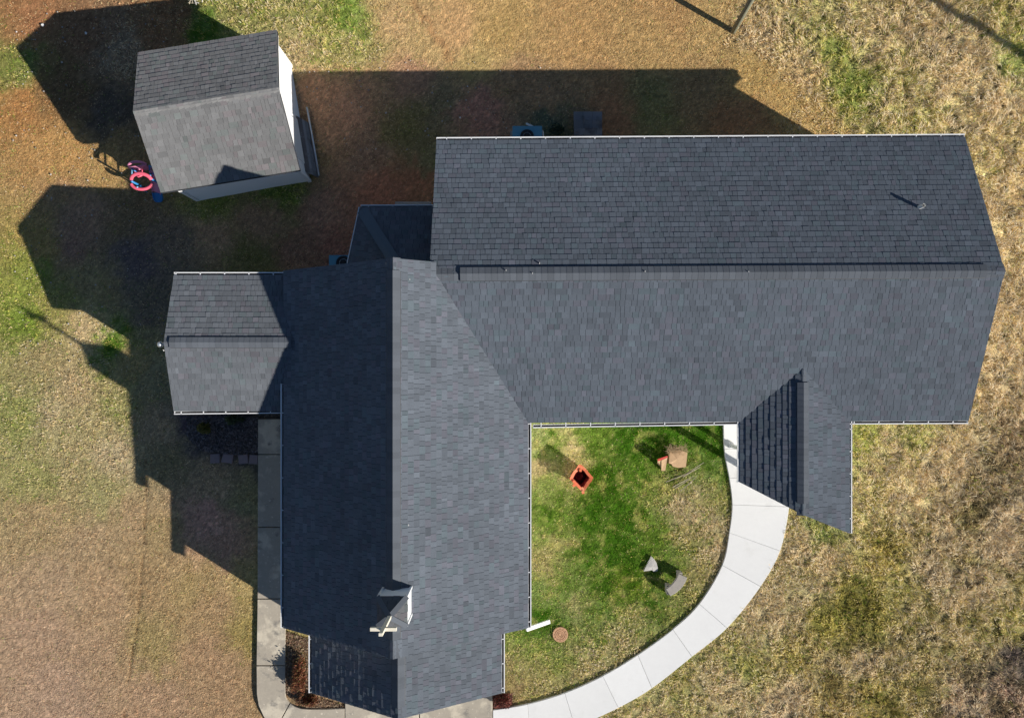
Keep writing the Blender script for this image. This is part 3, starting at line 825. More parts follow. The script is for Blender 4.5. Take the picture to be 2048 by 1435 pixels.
# gutters
gutter(church, wNW, wNE, (wNW - wSW), drop=.02)
gutter(church, P(1066, 849, EZ), pw0, (wSW - wNW), drop=.02, first=.2)
gutter(church, pe0, wSE, (wSW - wNW), drop=.02, first=.12)
gutter(church, pw1, pw0, (-1, 0, 0), drop=.02, wd=.06, first=.4, spacing=.7)
gutter(church, pe0, pe1, (1, 0, 0), drop=.02, wd=.07, first=.2, spacing=.55)
gutter(church, Vector((XE, YS, EZ)), Vector((XE, P(0, 826, EZ).y, EZ)), (1, 0, 0), drop=.02, first=.15)
gutter(church, Vector((XW, YS, EZ)), Vector((XW, P(0, 767, EZ).y, EZ)), (-1, 0, 0), drop=.02, first=.5, spacing=.8)
gutter(church, Vector((AXW, AYN, 2.7)), Vector((XW - .01, AYN, 2.7)), (0, 1, 0), drop=.02, first=.05)
gutter(church, Vector((AXW, AYS, 2.7)), Vector((XW - .12, AYS + .03, 2.7)), (0, -1, 0), drop=.02, first=.18, spacing=.56)
gutter(church, hNW, hNE, (0, 1, 0), drop=.02, wd=.06, first=.2)
gutter(church, hSW, hNW, (-1, .2, 0), drop=.02, wd=.05, first=.9, spacing=.56)
gutter(church, Vector((VXW, VYS, VEZ)), Vector((VXW, YS + .05, VEZ)), (-1, 0, 0), drop=.02, first=.12, spacing=.61)
gutter(church, Vector((VXE, VYS, VEZ)), Vector((VXE, YS + .05, VEZ)), (1, 0, 0), drop=.02, first=.12, spacing=.61)

# walls
def box_walls(x0, x1, y0, y1, z1, inset=.28):
    x0 += inset; x1 -= inset; y0 += inset; y1 -= inset
    lap_wall(church, (x0, y0), (x1, y0), 0, z1, (0, -1)); lap_wall(church, (x0, y1), (x1, y1), 0, z1, (0, 1))
    lap_wall(church, (x0, y0), (x0, y1), 0, z1, (-1, 0)); lap_wall(church, (x1, y0), (x1, y1), 0, z1, (1, 0))
    for (x, y) in ((x0, y0), (x1, y0), (x0, y1), (x1, y1)):
        mb = MB(); mb.box((x, y, z1 / 2), (.1, .1, z1)); mb.build('corner_board', M['trim'], church)
box_walls(XW, XE, YS, YN, EZ + .08)
for y, o, h in ((YS + .28, -1, RZ), (YN - .28, 1, RZ)):
    lap_wall(church, (XW + .28, y), (XE - .28, y), EZ + .08, EZ + .081, (0, o), name='gable_wall', peak=RZ - .14)
box_walls(XE - .5, wNE.x, wSE.y + .01, wNE.y - .06, EZ + .08)
lap_wall(church, (wNW.x + .2, wNW.y - .30), (XE, wNW.y - .30), 0, EZ + .08, (0, 1))
lap_wall(church, (wNW.x + .2, wNW.y - .30), (wNW.x + .2, YN), 0, EZ + .08, (-1, 0))
lap_wall(church, (wNE.x - .28, wSE.y + .28), (wNE.x - .28, wNE.y - .28), EZ + .08, EZ + .081, (1, 0), name='gable_wall', peak=WR - .12)
box_walls(AXW, XW + .6, AYS, AYN, 2.74)
lap_wall(church, (AXW + .28, AYS + .28), (AXW + .28, AYN - .28), 2.74, 2.741, (-1, 0), name='gable_wall', peak=ARZ - .1)
box_walls(VXW, VXE, VYS, VYN + .6, VEZ + .06)
lap_wall(church, (VXW + .28, VYS + .28), (VXE - .28, VYS + .28), VEZ + .06, VEZ + .061, (0, -1), name='gable_wall', peak=VRZ - .14)
lap_wall(church, (hSW.x + .3, hSW.y), (hNW.x + .25, hNW.y - .25), 0, 2.72, (-1, .2)); lap_wall(church, (hNW.x + .25, hNW.y - .25), (hNE.x, hNE.y - .25), 0, 2.72, (0, 1))
# porch posts and soffit beam
for p in (P(1462, 890), pe1 + Vector((-.2, .35, 0)), Vector((pmx + .3, pr1.y + .35, 0))):
    mb = MB(); mb.box((p.x, p.y, 1.48), (.10, .10, 2.9)); mb.box((p.x, p.y, .10), (.14, .14, .12)); mb.build('porch_post', M['trim'], church)
# rake boards on the gables
def rake(a, b):
    mb = MB(); mb.bar(Vector(a) - Vector((0, 0, .125)), Vector(b) - Vector((0, 0, .125)), .022, .14); mb.build('rake_board', M['trim'], church)
for yy_, s in ((YS, -1), (YN, 1)):
    rake((XW, yy_ - s * .02, EZ), (XM, yy_ - s * .02, RZ)); 
rake((XE, YS + .02, EZ), (XM, YS + .02, RZ)); rake((XM, YN - .02, RZ), (vt.x - .2, YN - .02, WR + .2 * TP))
rake(wNE + Vector((-.02, 0, 0)), wRE + Vector((-.02, 0, 0))); rake(wSE + Vector((-.02, 0, 0)), wRE + Vector((-.02, 0, 0)))
rake((AXW + .02, AYN, 2.7), (AXW + .02, AYM, ARZ)); rake((AXW + .02, AYS, 2.7), (AXW + .02, AYM, ARZ))
rake((VXW, VYS + .02, VEZ), (VM, VYS + .02, VRZ)); rake((VXE, VYS + .02, VEZ), (VM, VYS + .02, VRZ))
# windows along the hidden walls
for (x, y, ax) in [(XW + .28, y_, 0) for y_ in (-2.2, -3.8, -5.2)] + [(XE - .28, y_, 0) for y_ in (-2.6, -4.2, -5.6)]:
    mb = MB(); mb.box((x, y, 1.6), (.06, .75, 1.5)); wdw = mb.build('window', M['trim'], church)
    mb = MB(); mb.box((x, y, 1.6), (.075, .62, 1.36)); mb.build('pane', M['glass'], wdw)

# steeple
st_top = 5.52
c0 = P(787, 1217, 5.36); hs = .30
steeple = empty('steeple', (c0.x, c0.y, RZ)); steeple.parent = church
steeple.matrix_parent_inverse = world_of(church).inverted()
mb = MB()
for i in range(10):
    z0 = 4.35 + i * .115
    mb.box((c0.x, c0.y, z0 + .056), (2 * hs + .012, 2 * hs + .012, .104)); 
mb.box((c0.x, c0.y, 4.92), (2 * hs, 2 * hs, 1.14))
body = mb.build('steeple_wall', M['siding'], steeple)
for sx in (-1, 1):
    for sy in (-1, 1):
        mb = MB(); mb.box((c0.x + sx * (hs + .004), c0.y + sy * (hs + .004), (4.35 + st_top - .01) / 2), (.05, .05, st_top - 4.36)); mb.build('corner_trim', M['trim'], steeple)
ap = Vector((c0.x, c0.y, st_top + .36)); ov = hs + .018
cs = [Vector((c0.x + sx * ov, c0.y + sy * ov, st_top - .01)) for sx, sy in ((-1, -1), (1, -1), (1, 1), (-1, 1))]
mb = MB(); mb.add(cs + [ap], [(0, 1, 4), (1, 2, 4), (2, 3, 4), (3, 0, 4), (3, 2, 1, 0)])
srf = mb.build('steeple_roof', M['deck'], steeple)
mb = MB()
for i in range(4):
    a, b = cs[i], cs[(i + 1) % 4]
    for s in shingles_on([a, b, ap], a, b, tone=(.12, .125, .135), expo=.10, tab=(.10, .2), seed=40 + i, thick=(.010, .02)):
        mb.add(s[0], s[1], s[2])
o = mb.build('steeple_shingles', M['shingle'], steeple); tag(o, kind='stuff')
mb = MB()
for i in range(4):
    mb.bar(cs[i] + Vector((0, 0, .012)), ap + Vector((0, 0, .012)), .11, .018)
mb.build('hip_cap', M['cap'], steeple)
cross = empty('cross', (ap.x, ap.y, ap.z)); cross.parent = church; cross.matrix_parent_inverse = world_of(church).inverted()
mb = MB(); mb.box((ap.x, ap.y, (ap.z - .06 + 6.95) / 2), (.075, .06, 6.95 - ap.z + .06)); mb.build('upright', M['cross'], cross)
mb = MB(); mb.box((ap.x, ap.y, 6.62), (.52, .066, .075)); mb.build('crossbeam', M['cross'], cross)

# vent pipe, gable lamp, downspouts
vp = P(1836, 416, 0)
vt_z = 3.75; vpp = P(1837, 415, vt_z)
mb = MB(); mb.lathe((vpp.x, vpp.y, vt_z - .2), [(.15, -.02), (.15, .03), (.075, .1), (.06, .14), (.0, .14)], 18); pipe_b = mb.build('pipe_boot', M['rubber'], church)
mb = MB(); mb.tube([(vpp.x, vpp.y, vt_z - .3), (vpp.x, vpp.y, vt_z + .24)], .047, 14, cap=False); mb.tube([(vpp.x, vpp.y, vt_z + .24), (vpp.x, vpp.y, vt_z - .1)], .040, 14, cap=False)
mb.build('vent_pipe', M['pvc'], church, True)
lp = P(318, 688, 3.12)
lamp = empty('gable_lamp', lp); lamp.parent = church; lamp.matrix_parent_inverse = world_of(church).inverted()
mb = MB(); mb.bar(lp + Vector((.3, 0, -.05)), lp + Vector((.0, 0, -.05)), .03); mb.build('arm', M['steel'], lamp)
mb = MB(); mb.lathe((lp.x, lp.y, lp.z - .16), [(.045, 0), (.075, .05), (.078, .11), (.05, .16), (.02, .18), (0, .18)], 16); mb.build('lamp_head', M['steel'], lamp, True)
ds0 = P(1053, 1258, .75); ds1 = P(1099, 1242, .38)
mb = MB(); mb.bar(ds0, ds1, .10, .07); mb.build('downspout', M['gutter'], church)
for (x, y, z) in [(787, 1183, 4.9), (1012, 540, 4.46), (1065, 546, 4.47), (1079, 526, 4.36), (1290, 543, 4.46), (1372, 551, 4.4), (1497, 543, 4.47), (1803, 562, 4.3), (1806, 570, 4.28), (327, 700, 3.2), (817, 1049, 4.8), (801, 1292, 4.9), (790, 700, 4.98), (808, 720, 4.85), (820, 559, 4.78)]:
    p = P(x, y, z); mb = MB()
    pts = [(p.x + random.uniform(.004, .016) * math.cos(t), p.y + random.uniform(.006, .028) * math.sin(t)) for t in [k * math.pi / 4 for k in range(8)]]
    mb.prism(pts, z - .05, z + .02); mb.build('fleck', M['drop'], church)
emit_shingles(groups, church)

# ================================================================== SHED
SB = [Vector(P(*p).xy) for p in ((581, 132), (619, 361), (393, 398))]     # NE, SE, SW at the ground
su = (SB[1] - SB[2]).normalized(); sv = Vector((-su.y, su.x))             # east, north along the shed
sW = (SB[1] - SB[2]).length; sL = (SB[0] - SB[1]).length
so = SB[2]
shed = empty('storage_shed', (so.x, so.y, 0)); tag(shed, 'white storage shed with weathered grey gable roof, turned slightly from the church', 'shed')
SEZ, SRZ = 1.75, 2.60
def sp(a, b, z): q = so + su * a + sv * b; return Vector((q.x, q.y, z))
ovs, ove = .20, .24
e_s0, e_s1 = sp(-ove, -ovs, SEZ), sp(sW + ove - .06, -ovs, SEZ)
e_n0, e_n1 = sp(-ove, sL + ovs, SEZ), sp(sW + ove - .06, sL + ovs, SEZ)
r0, r1 = sp(-ove, sL / 2, SRZ), sp(sW + ove - .06, sL / 2, SRZ)
sroof = roof_slab('roof', [[e_s0, e_s1, r1, r0], [e_n1, e_n0, r0, r1]], shed, th=.12)
T4 = (0.178, 0.180, 0.184)
sh = shingles_on([e_s0, e_s1, r1, r0], e_s0, e_s1, tone=T4, seed=21, var=.08) + shingles_on([e_n1, e_n0, r0, r1], e_n1, e_n0, tone=T4, seed=22, var=.08)
emit_shingles([(sroof, sh)], shed)
ssl = (SRZ - SEZ) / (sL / 2 + ovs)
ridge(sroof, r0, r1, ssl, ssl, vent=False, width=.14, m=M['cap_shed'], name='ridge_cap')
def w2(p): return (p.x, p.y)
lap_wall(shed, w2(sp(0, 0, 0)), w2(sp(sW, 0, 0)), -.35, SEZ + .0, -sv)
lap_wall(shed, w2(sp(0, sL, 0)), w2(sp(sW, sL, 0)), -.35, SEZ + .0, sv)
lap_wall(shed, w2(sp(sW, 0, 0)), w2(sp(sW, sL, 0)), -.35, SEZ + .0, su, peak=SRZ - .13)
lap_wall(shed, w2(sp(0, 0, 0)), w2(sp(0, sL, 0)), -.35, SEZ + .0, -su, peak=SRZ - .13)
for (a, b) in ((0, 0), (sW, 0), (0, sL), (sW, sL)):
    mb = MB(); mb.box(sp(a, b, .80), (.09, .09, 1.76), rz=math.atan2(su.y, su.x)); mb.build('corner_board', M['trim'], shed)
for a, b in ((e_s0, r0), (e_n0, r0), (e_s1, r1), (e_n1, r1)):
    mb = MB(); mb.bar(a.lerp(sp(sW / 2, sL / 2, a.z), .02) - Vector((0, 0, .13)), b.lerp(sp(sW / 2, sL / 2, b.z), .02) - Vector((0, 0, .13)), .022, .14); mb.build('rake_board', M['trim'], shed)
for a, b in ((e_s0, e_s1), (e_n0, e_n1)):
    mb = MB(); mb.bar(a.lerp(sp(sW / 2, sL / 2, a.z), .03) - Vector((0, 0, .12)), b.lerp(sp(sW / 2, sL / 2, b.z), .03) - Vector((0, 0, .12)), .022, .10); mb.build('fascia', M['trim'], shed)
mb = MB(); mb.box(sp(sW + .02, sL * .30, .98), (.03, 1.25, 1.5), rz=math.atan2(su.y, su.x)); dr = mb.build('door', M['trim'], shed)
mb = MB(); mb.box(sp(sW + .045, sL * .30 + .5, 1.0), (.03, .03, .12), rz=math.atan2(su.y, su.x)); mb.build('handle', M['steel'], dr)

# ramp against the shed
ramp = empty('wooden_ramp', sp(sW + .3, .9, 0)); tag(ramp, 'weathered dark plank ramp leaning at the shed\'s east wall', 'ramp')
ra, rb = P(588, 229, .50), P(604, 340, .50)
rc, rd = P(618, 246, .06), P(637, 355, .06)
for k in range(6):
    t0, t1 = k / 6 + .006, (k + 1) / 6 - .006
    a0 = ra.lerp(rc, t0); b0 = rb.lerp(rd, t0); a1 = ra.lerp(rc, t1); b1 = rb.lerp(rd, t1)
    mb = MB()
    vs = [a0, b0, b1, a1] + [p - Vector((0, 0, .035)) for p in (a0, b0, b1, a1)]
    mb.add(vs, [(3, 2, 1, 0), (4, 5, 6, 7), (0, 1, 5, 4), (1, 2, 6, 5), (2, 3, 7, 6), (3, 0, 4, 7)])
    mb.build('plank', M['wood_dark'] if k < 3 else M['wood_grey'], ramp)
for t in (.06, .5, .94):
    p = ra.lerp(rb, t); q = rc.lerp(rd, t); mb = MB()
    mb.add([p - Vector((0, 0, .036)), q - Vector((0, 0, .036)), Vector((p.x, p.y, -.02)), Vector((q.x, q.y, -.02)), p - Vector((0, .04, .036)), q - Vector((0, .04, .036)), Vector((p.x, p.y - .04, -.02)), Vector((q.x, q.y - .04, -.02))],
           [(0, 1, 3, 2), (4, 6, 7, 5), (0, 4, 5, 1), (2, 3, 7, 6), (0, 2, 6, 4), (1, 5, 7, 3)])
    mb.build('stringer', M['wood_dark'], ramp)
mb = MB(); mb.tube([P(614, 215, .12), P(626, 282, .11), P(638, 351, .10)], .028, 10)
pl = mb.build('metal_pole', M['steel'], None, True); tag(pl, 'long thin grey pole lying along the ramp edge by the shed', 'pole')

# ================================================================== PLAY SET
pg = empty('play_gym', P(275, 358)); tag(pg, 'pink and blue plastic toddler climbing gym with slide beside the shed', 'play gym')
def ring(cx, cy, z, rx, ry, t0, t1, r, m, name, tilt=0.0, n=22, flat=.5):
    c = P(cx, cy, z); pts = []
    for i in range(n + 1):
        t = math.radians(t0 + (t1 - t0) * i / n)
        pts.append(c + Vector((rx * math.cos(t), ry * math.sin(t), tilt * math.sin(t))))
    mb = MB(); mb.tube(pts, r, 8); return mb.build(name, m, pg, True)
ring(273, 357, .78, .285, .185, 12, 168, .05, M['pink'], 'top_hoop', tilt=.12)
ring(273, 360, .55, .30, .185, 190, 350, .045, M['pink'], 'front_hoop')
ring(266, 327, .62, .26, .11, 20, 175, .04, M['mauve'], 'back_hoop', tilt=.08)
for (x, y, z1, m, r) in ((254, 358, .80, 'blue', .03), (292, 352, .78, 'blue', .03), (253, 332, .7, 'blue', .026), (288, 325, .7, 'blue', .026), (258, 366, .6, 'bluepale', .022), (272, 320, .68, 'blue', .018)):
    b = P(x + (CX - x) * .035, y + (CY - y) * .035, 0)
    mb = MB(); mb.tube([(b.x, b.y, 0), (b.x, b.y, z1)], r, 8); mb.build('post', M[m], pg, True)
for (a, b, m) in (((254, 358, .62), (253, 332, .62), 'bluepale'), ((292, 352, .6), (288, 325, .6), 'blue'), ((254, 358, .3), (253, 332, .3), 'blue')):
    mb = MB(); mb.tube([P(*a), P(*b)], .02, 8); mb.build('rail', M[m], pg, True)
a_, b_ = P(255, 334, .5), P(288, 328, .5)
mb = MB(); mb.bar((a_.x, a_.y, .52), (b_.x, b_.y, .52), .03, .42); mb.build('shadow_panel', M['mauve'], pg)  # panel added to fill the gym's cast shadow; thin from above
# swing seat
sc = P(269, 337, .38)
mb = MB(); mb.lathe(sc, [(.02, -.1), (.11, -.09), (.13, .0), (.12, .08), (.10, .08), (.09, -.03), (0, -.05)], 16); seat = mb.build('seat', M['pink'], pg, True)
mb = MB(); mb.tube([sc + Vector((-.1, .05, .05)), P(262, 326, .66)], .008, 6); mb.tube([sc + Vector((.1, .05, .05)), P(275, 324, .66)], .008, 6); mb.build('rope', M['blue'], seat)
mb = MB(); mb.tube([sc + Vector((-.09, -.12, .03)), sc + Vector((0, -.17, .05)), sc + Vector((.11, -.11, .03))], .026, 8); mb.build('guard', M['pink'], seat, True)
# slide
sl0, sl1, sl2 = P(300, 338, .62), P(305, 380, .16), P(309, 400, .10)
def chute(a, b, m, name, w=.24, roundend=False):
    a = Vector(a); b = Vector(b); d = (b - a).normalized(); l = Vector((0, 0, 1)).cross(d).normalized(); u = d.cross(l)
    mb = MB(); prof = [(-.5, .05), (-.5, -.02), (.5, -.02), (.5, .05), (.44, .05), (.40, .005), (-.40, .005), (-.44, .05)]
    secs = [(0, 1), (1, 1)] if not roundend else [(0, 1), (.55, 1), (.8, .86), (.95, .6), (1, .35)]
    vs = []
    for t, s in secs:
        q = a.lerp(b, t)
        vs += [q + l * (x * w * s) + u * h for x, h in prof]
    n = len(prof); fs = []
    for k in range(len(secs) - 1):
        fs += [(k * n + i, k * n + (i + 1) % n, (k + 1) * n + (i + 1) % n, (k + 1) * n + i) for i in range(n)]
    fs += [tuple(range(n - 1, -1, -1)), tuple(range((len(secs) - 1) * n, len(secs) * n))]
    mb.add(vs, fs); return mb.build(name, m, pg)
chute(sl0, sl1, M['mauve'], 'slide', .27); chute(sl1, sl2, M['blue'], 'slide_end', .27, True)
mb = MB(); mb.bar(sl0 - Vector((0, .04, .03)), (sl0.x, sl0.y + .03, 0), .22, .03); mb.build('slide_ladder', M['blue'], pg)

pg.location.z += float(fall(pg.location.x)) - .02

# ================================================================== AIR CONDITIONERS
def aircon(px0, px1, py0, zt, label, fan):
    a = P(px0, py0, zt); b = P(px1, py0, zt); wdt = b.x - a.x; c = Vector(((a.x + b.x) / 2, a.y - wdt / 2, 0))
    t = empty('air_conditioner', c); tag(t, label, 'air conditioner', 'condenser units behind the church')
    mb = MB(); mb.box((c.x, c.y, .04), (wdt + .12, wdt + .12, .12)); mb.build('pad', M['stone'], t)
    mb = MB(); mb.box((c.x, c.y, .1 + (zt - .12) / 2), (wdt - .04, wdt - .04, zt - .14)); mb.build('coil', M['ac_side'], t)
    mb = MB()
    for sx in (-1, 1):
        for sy in (-1, 1):
            mb.box((c.x + sx * (wdt / 2 - .03), c.y + sy * (wdt / 2 - .03), .1 + (zt - .1) / 2), (.062, .062, zt - .12))
    mb.box((c.x, c.y, zt - .015), (wdt, wdt, .03)); mb.build('lid', M['ac'], t)
    f = P(fan[0], fan[1], zt)
    mb = MB(); mb.lathe((f.x, f.y, zt), [(fan[2], .001), (fan[2], .03), (fan[2] - .05, .035), (fan[2] - .06, .012), (fan[2] - .06, .004)], 32)
    for r in (.05, .09, .13): 
        if r < fan[2] - .07: mb.lathe((f.x, f.y, zt + .02), [(r, 0), (r + .008, .005), (r + .008, .0)], 28)
    for k in range(6):
        an = k * math.pi / 3; mb.bar((f.x, f.y, zt + .022), (f.x + (fan[2] - .05) * math.cos(an), f.y + (fan[2] - .05) * math.sin(an), zt + .022), .01, .006)
    g = mb.build('fan_grille', M['black'], t)
    mb = MB(); mb.lathe((f.x, f.y, zt + .004), [(fan[2] - .07, .002), (0.001, .002)], 28); mb.build('fan_blades', M['ac_side'], g)
    mb = MB(); mb.lathe((f.x, f.y, zt + .02), [(.045, 0), (.045, .02), (0, .025)], 16); mb.build('fan_hub', M['black'], g)
    return t
ac1 = aircon(1025, 1084, 252, .72, 'shade-tinted bluish air conditioner by white gutter, left of the wooden steps', (1054, 273, .19))
ac2 = aircon(658, 718, 510, .72, 'shade-tinted bluish air conditioner half hidden by the shaded hipped roof corner', (687, 526, .20))
mb = MB(); mb.bar(P(1052, 247, .06), P(1066, 253.5, .06), .05, .04); o = mb.build('plastic_offcut', M['pvc']); tag(o, 'short white plastic strip lying by the air conditioner', 'plastic strip')
mb = MB(); mb.tube([P(1082.5, 262, .5), P(1085, 262, .55), P(1086, 266, .5), P(1086.5, 275, .45), P(1086.5, 290, .45)], .022, 10); mb.build('conduit', M['pvc'], ac1, True)

# ================================================================== STEPS
steps = empty('wooden_steps', P(1176, 246)); tag(steps, 'weathered wooden steps against the long wing\'s shaded back wall', 'steps')
for k, (y0, y1, z, n) in enumerate(((223, 240.5, .20, 1), (239, 257.5, .38, 1), (256, 300, .56, 3))):
    a = P(1147 + k * .6, y0, z); b = P(1204.5, y1, z)
    hgt = (a.y - b.y) / n
    mb = MB(); mb.box(((a.x + b.x) / 2, (a.y + b.y) / 2, z / 2 - .03), (b.x - a.x - .06, a.y - b.y - .04, z - .06)); mb.build('riser', M['wood_dark'], steps)
    for i in range(n):
        nb = 3 if k < 2 else 5
        for j in range(nb):
            x0 = a.x + (b.x - a.x) * j / nb + .003; x1 = a.x + (b.x - a.x) * (j + 1) / nb - .003
            mb = MB(); yc = a.y - hgt * (i + .5); mb.box(((x0 + x1) / 2, yc, z - .018), (x1 - x0, hgt - .006, .036)); mb.build('plank', M['wood_grey'], steps)
a = P(790, 403, .12); b = P(862, 430, .12)
mb = MB(); mb.prism([(a.x, a.y), (b.x, a.y), (b.x, b.y), (a.x, b.y)], -.05, .12, inset=.012)
o = mb.build('door_step', M['stone']); tag(o, 'low grey concrete door step peeking out past the hipped roof', 'step')

# ================================================================== COURTYARD THINGS
tub = empty('planter', P(1160, 955)); tag(tub, 'open orange-red four-sided tub with dark red inside on the lawn', 'tub')
def rh(scale, z, cz=(1162, 955), jitter=0.0, n=24):
    pts0 = [(1158, 928), (1164, 929), (1187, 954), (1184, 961), (1168, 982), (1162, 981), (1139, 958), (1141, 951)]
    out = []
    for i in range(len(pts0)):
        for t in (0, .33, .66):
            p = Vector(pts0[i]).lerp(Vector(pts0[(i + 1) % len(pts0)]), t); p = Vector(cz) + (p - Vector(cz)) * (scale * (1 + jitter * math.sin(i * 5.1 + t * 9)))
            out.append(P(p.x + (0.02 * (cz[0] - CX) * 0), p.y, .52) * 1.0)
    for o_ in out: o_.z = z
    return out
L0 = rh(.72, 0); L1 = rh(.86, .3); L2 = rh(1.0, .50, jitter=.03); L3 = rh(.98, .53, jitter=.03); L4 = rh(.70, .50, jitter=.05); L5 = rh(.66, .3); L6 = rh(.55, .06)
n = len(L0)
def loft(rings, cap0=False, cap1=False):
    mb = MB(); vs = [p for r in rings for p in r]; fs = []
    for k in range(len(rings) - 1):
        fs += [(k * n + (i + 1) % n, k * n + i, (k + 1) * n + i, (k + 1) * n + (i + 1) % n) for i in range(n)]
    if cap1: fs.append(tuple(range((len(rings) - 1) * n, len(rings) * n)))
    mb.add(vs, fs); return mb
loft([L0, L1, L2, L3, L4]).build('tub_wall', M['orange'], tub)
loft([L4, L5, L6], cap1=True).build('tub_lining', M['oxblood'], tub)
for (x, y, r) in ((1161, 940, 4), (1148, 963, 4), (1166, 984, 4.5), (1148, 970, 3)):
    c = P(x, y, .54); mb = MB(); mb.box(c, (.075, .07, .03), rz=.6 + r); mb.build('clip', M['orange'], tub)
c = P(1158, 951, .2); mb = MB(); mb.lathe((c.x, c.y, .06), [(.1, 0), (.11, .2), (.08, .2), (.07, .12), (0, .12)], 18); mb.build('inner_pot', M['oxblood'], tub, True)

bp = [P(*p, .0) for p in ((1337, 897), (1347, 897), (1360, 899), (1371, 903), (1371, 933), (1356, 934.5), (1345, 932), (1341, 926), (1335, 925))]
blk = empty('wooden_block', P(1354, 915)); tag(blk, 'tan split wood block with a straw-covered top end on the lawn', 'wood block')
mb = MB()
vs = []
hts = [.20, .24, .26, .24, .05, .05, .07, .12, .18]
poly = bp
for p in poly: vs.append((p.x, p.y, -.03))
for p, h in zip(poly, hts): vs.append((p.x, p.y, h))
nn = len(poly)
ctr = sum(poly, Vector()) / nn
vs.append((ctr.x, ctr.y, .17))
fs = [(i, (i + 1) % nn, (i + 1) % nn + nn, i + nn) for i in range(nn)] + [((i + 1) % nn + nn, 2 * nn, i + nn) for i in range(nn)]
fs = [tuple(reversed(f)) for f in fs]
mb.add(vs, fs); mb.build('block_body', M['tan'], blk)
mb = MB()
for i in range(260):
    c = P(random.uniform(1334, 1374), 898 + random.gauss(0, 4.5), random.uniform(.2, .3)); an = random.uniform(0, 6.28); l = random.uniform(.06, .16)
    dd = Vector((math.cos(an) * l, math.sin(an) * l, random.uniform(-.03, .06))); s_ = Vector((-math.sin(an), math.cos(an), 0)) * .006
    kk = random.uniform(.6, 1.1)
    mb.add([c - s_, c + s_, c + dd], [(0, 1, 2)], (.52 * kk, .39 * kk, .24 * kk))
o = mb.build('straw', M['grassblade'], blk); tag(o, kind='stuff')
bx = empty('wooden_box', P(1325, 925)); tag(bx, 'small wooden box with a red painted top edge beside the tan block', 'box')
def slabq(pts, th, m, name, par):
    mb = MB(); a = [Vector(p) for p in pts]; nrm = (a[1] - a[0]).cross(a[2] - a[0]).normalized() * th
    if nrm.z > 0: nrm = -nrm
    vs = a + [p + nrm for p in a]
    mb.add(vs, [(3, 2, 1, 0), (4, 5, 6, 7), (0, 1, 5, 4), (1, 2, 6, 5), (2, 3, 7, 6), (3, 0, 4, 7)]); return mb.build(name, m, par)
slabq([P(1315, 918, .36), P(1335, 911, .36), P(1335.5, 914.5, .355), P(1316, 922, .355)], .03, M['red'], 'red_edge', bx)
slabq([P(1323, 920, .35), P(1335, 914.5, .35), P(1330.5, 941, .02), P(1323, 941, .02)], .025, M['tan'], 'front_board', bx)
slabq([P(1315, 921.5, .35), P(1322, 919.5, .35), P(1322.5, 934, .1), P(1316, 928, .1)], .025, M['tan'], 'side_board', bx)
slabq([P(1316, 919, .34), P(1334, 912, .34), P(1334, 912.5, 0), P(1318, 920, 0)], .02, M['tan'], 'back_board', bx)

# bench
bench = empty('garden_bench', P(1352, 1170)); tag(bench, 'curved pale stone garden bench on two legs casting a shadow on the grass', 'bench')
inn = [(1357, 1146.5), (1354.5, 1153), (1350.5, 1160), (1345.5, 1166.5), (1339, 1172.5), (1331.5, 1177.5)]
out = [(1374.5, 1154.5), (1371.5, 1162.5), (1366.5, 1171), (1360, 1178.5), (1351.5, 1185.5), (1340.5, 1191.5)]
bz = .34
pl_ = [P(x, y, bz).xy for x, y in inn] + [P(x, y, bz).xy for x, y in out[::-1]]
mb = MB(); mb.prism(pl_, bz - .075, bz, inset=.012); mb.build('seat', M['stone'], bench)
for (x, y, rz) in ((1362, 1155, .3), (1339, 1181, 1.1)):
    c = P(x, y, bz); mb = MB(); mb.prism([(c.x - .05, c.y - .13), (c.x + .05, c.y - .13), (c.x + .06, c.y + .13), (c.x - .06, c.y + .13)], -.03, bz - .075)
    o = mb.build('leg', M['stone'], bench)
# stone wedge
mb = MB()
wp = [P(x, y) for x, y in ((1302, 1111), (1308, 1117), (1312.5, 1124), (1314.5, 1133), (1315, 1140), (1307, 1142), (1303.5, 1138.5), (1297, 1140), (1287, 1141), (1291.5, 1132), (1297, 1121))]
wz = [.05, .06, .06, .07, .035, .035, .04, .035, .035, .06, .055]
nn = len(wp); vs = [(p.x, p.y, -.03) for p in wp] + [(p.x, p.y, z) for p, z in zip(wp, wz)]; ctr = sum(wp, Vector()) / nn; vs.append((ctr.x, ctr.y, .08))
fs = [tuple(reversed((i, (i + 1) % nn, (i + 1) % nn + nn, i + nn))) for i in range(nn)] + [tuple(reversed(((i + 1) % nn + nn, 2 * nn, i + nn))) for i in range(nn)]
mb.add(vs, fs); o = mb.build('stone_wedge', M['stone_white']); tag(o, 'pale triangular stone lying on the grass near the curved bench', 'stone')
# septic lid
lc = P(1120.5, 1268.5, .03)
lid = empty('septic_lid', lc); tag(lid, 'round terracotta coloured plastic lid with rings set in the grass', 'manhole lid')
mb = MB(); mb.lathe((lc.x, lc.y, 0), [(.218, -.03), (.218, .02), (.208, .028), (.19, .028), (.186, .024), (0.0001, .024)], 48); mb.build('disc', M['lid'], lid)
mb = MB()
for r in (.045, .085, .135):
    mb.lathe((lc.x, lc.y, .023), [(r, 0), (r + .004, .008), (r + .012, .008), (r + .016, 0)], 40)
for k in range(12):
    an = k * math.pi / 6; mb.bar((lc.x + .15 * math.cos(an), lc.y + .15 * math.sin(an), .026), (lc.x + .185 * math.cos(an), lc.y + .185 * math.sin(an), .026), .012, .01)
mb.build('rib', M['lid_dark'], lid)
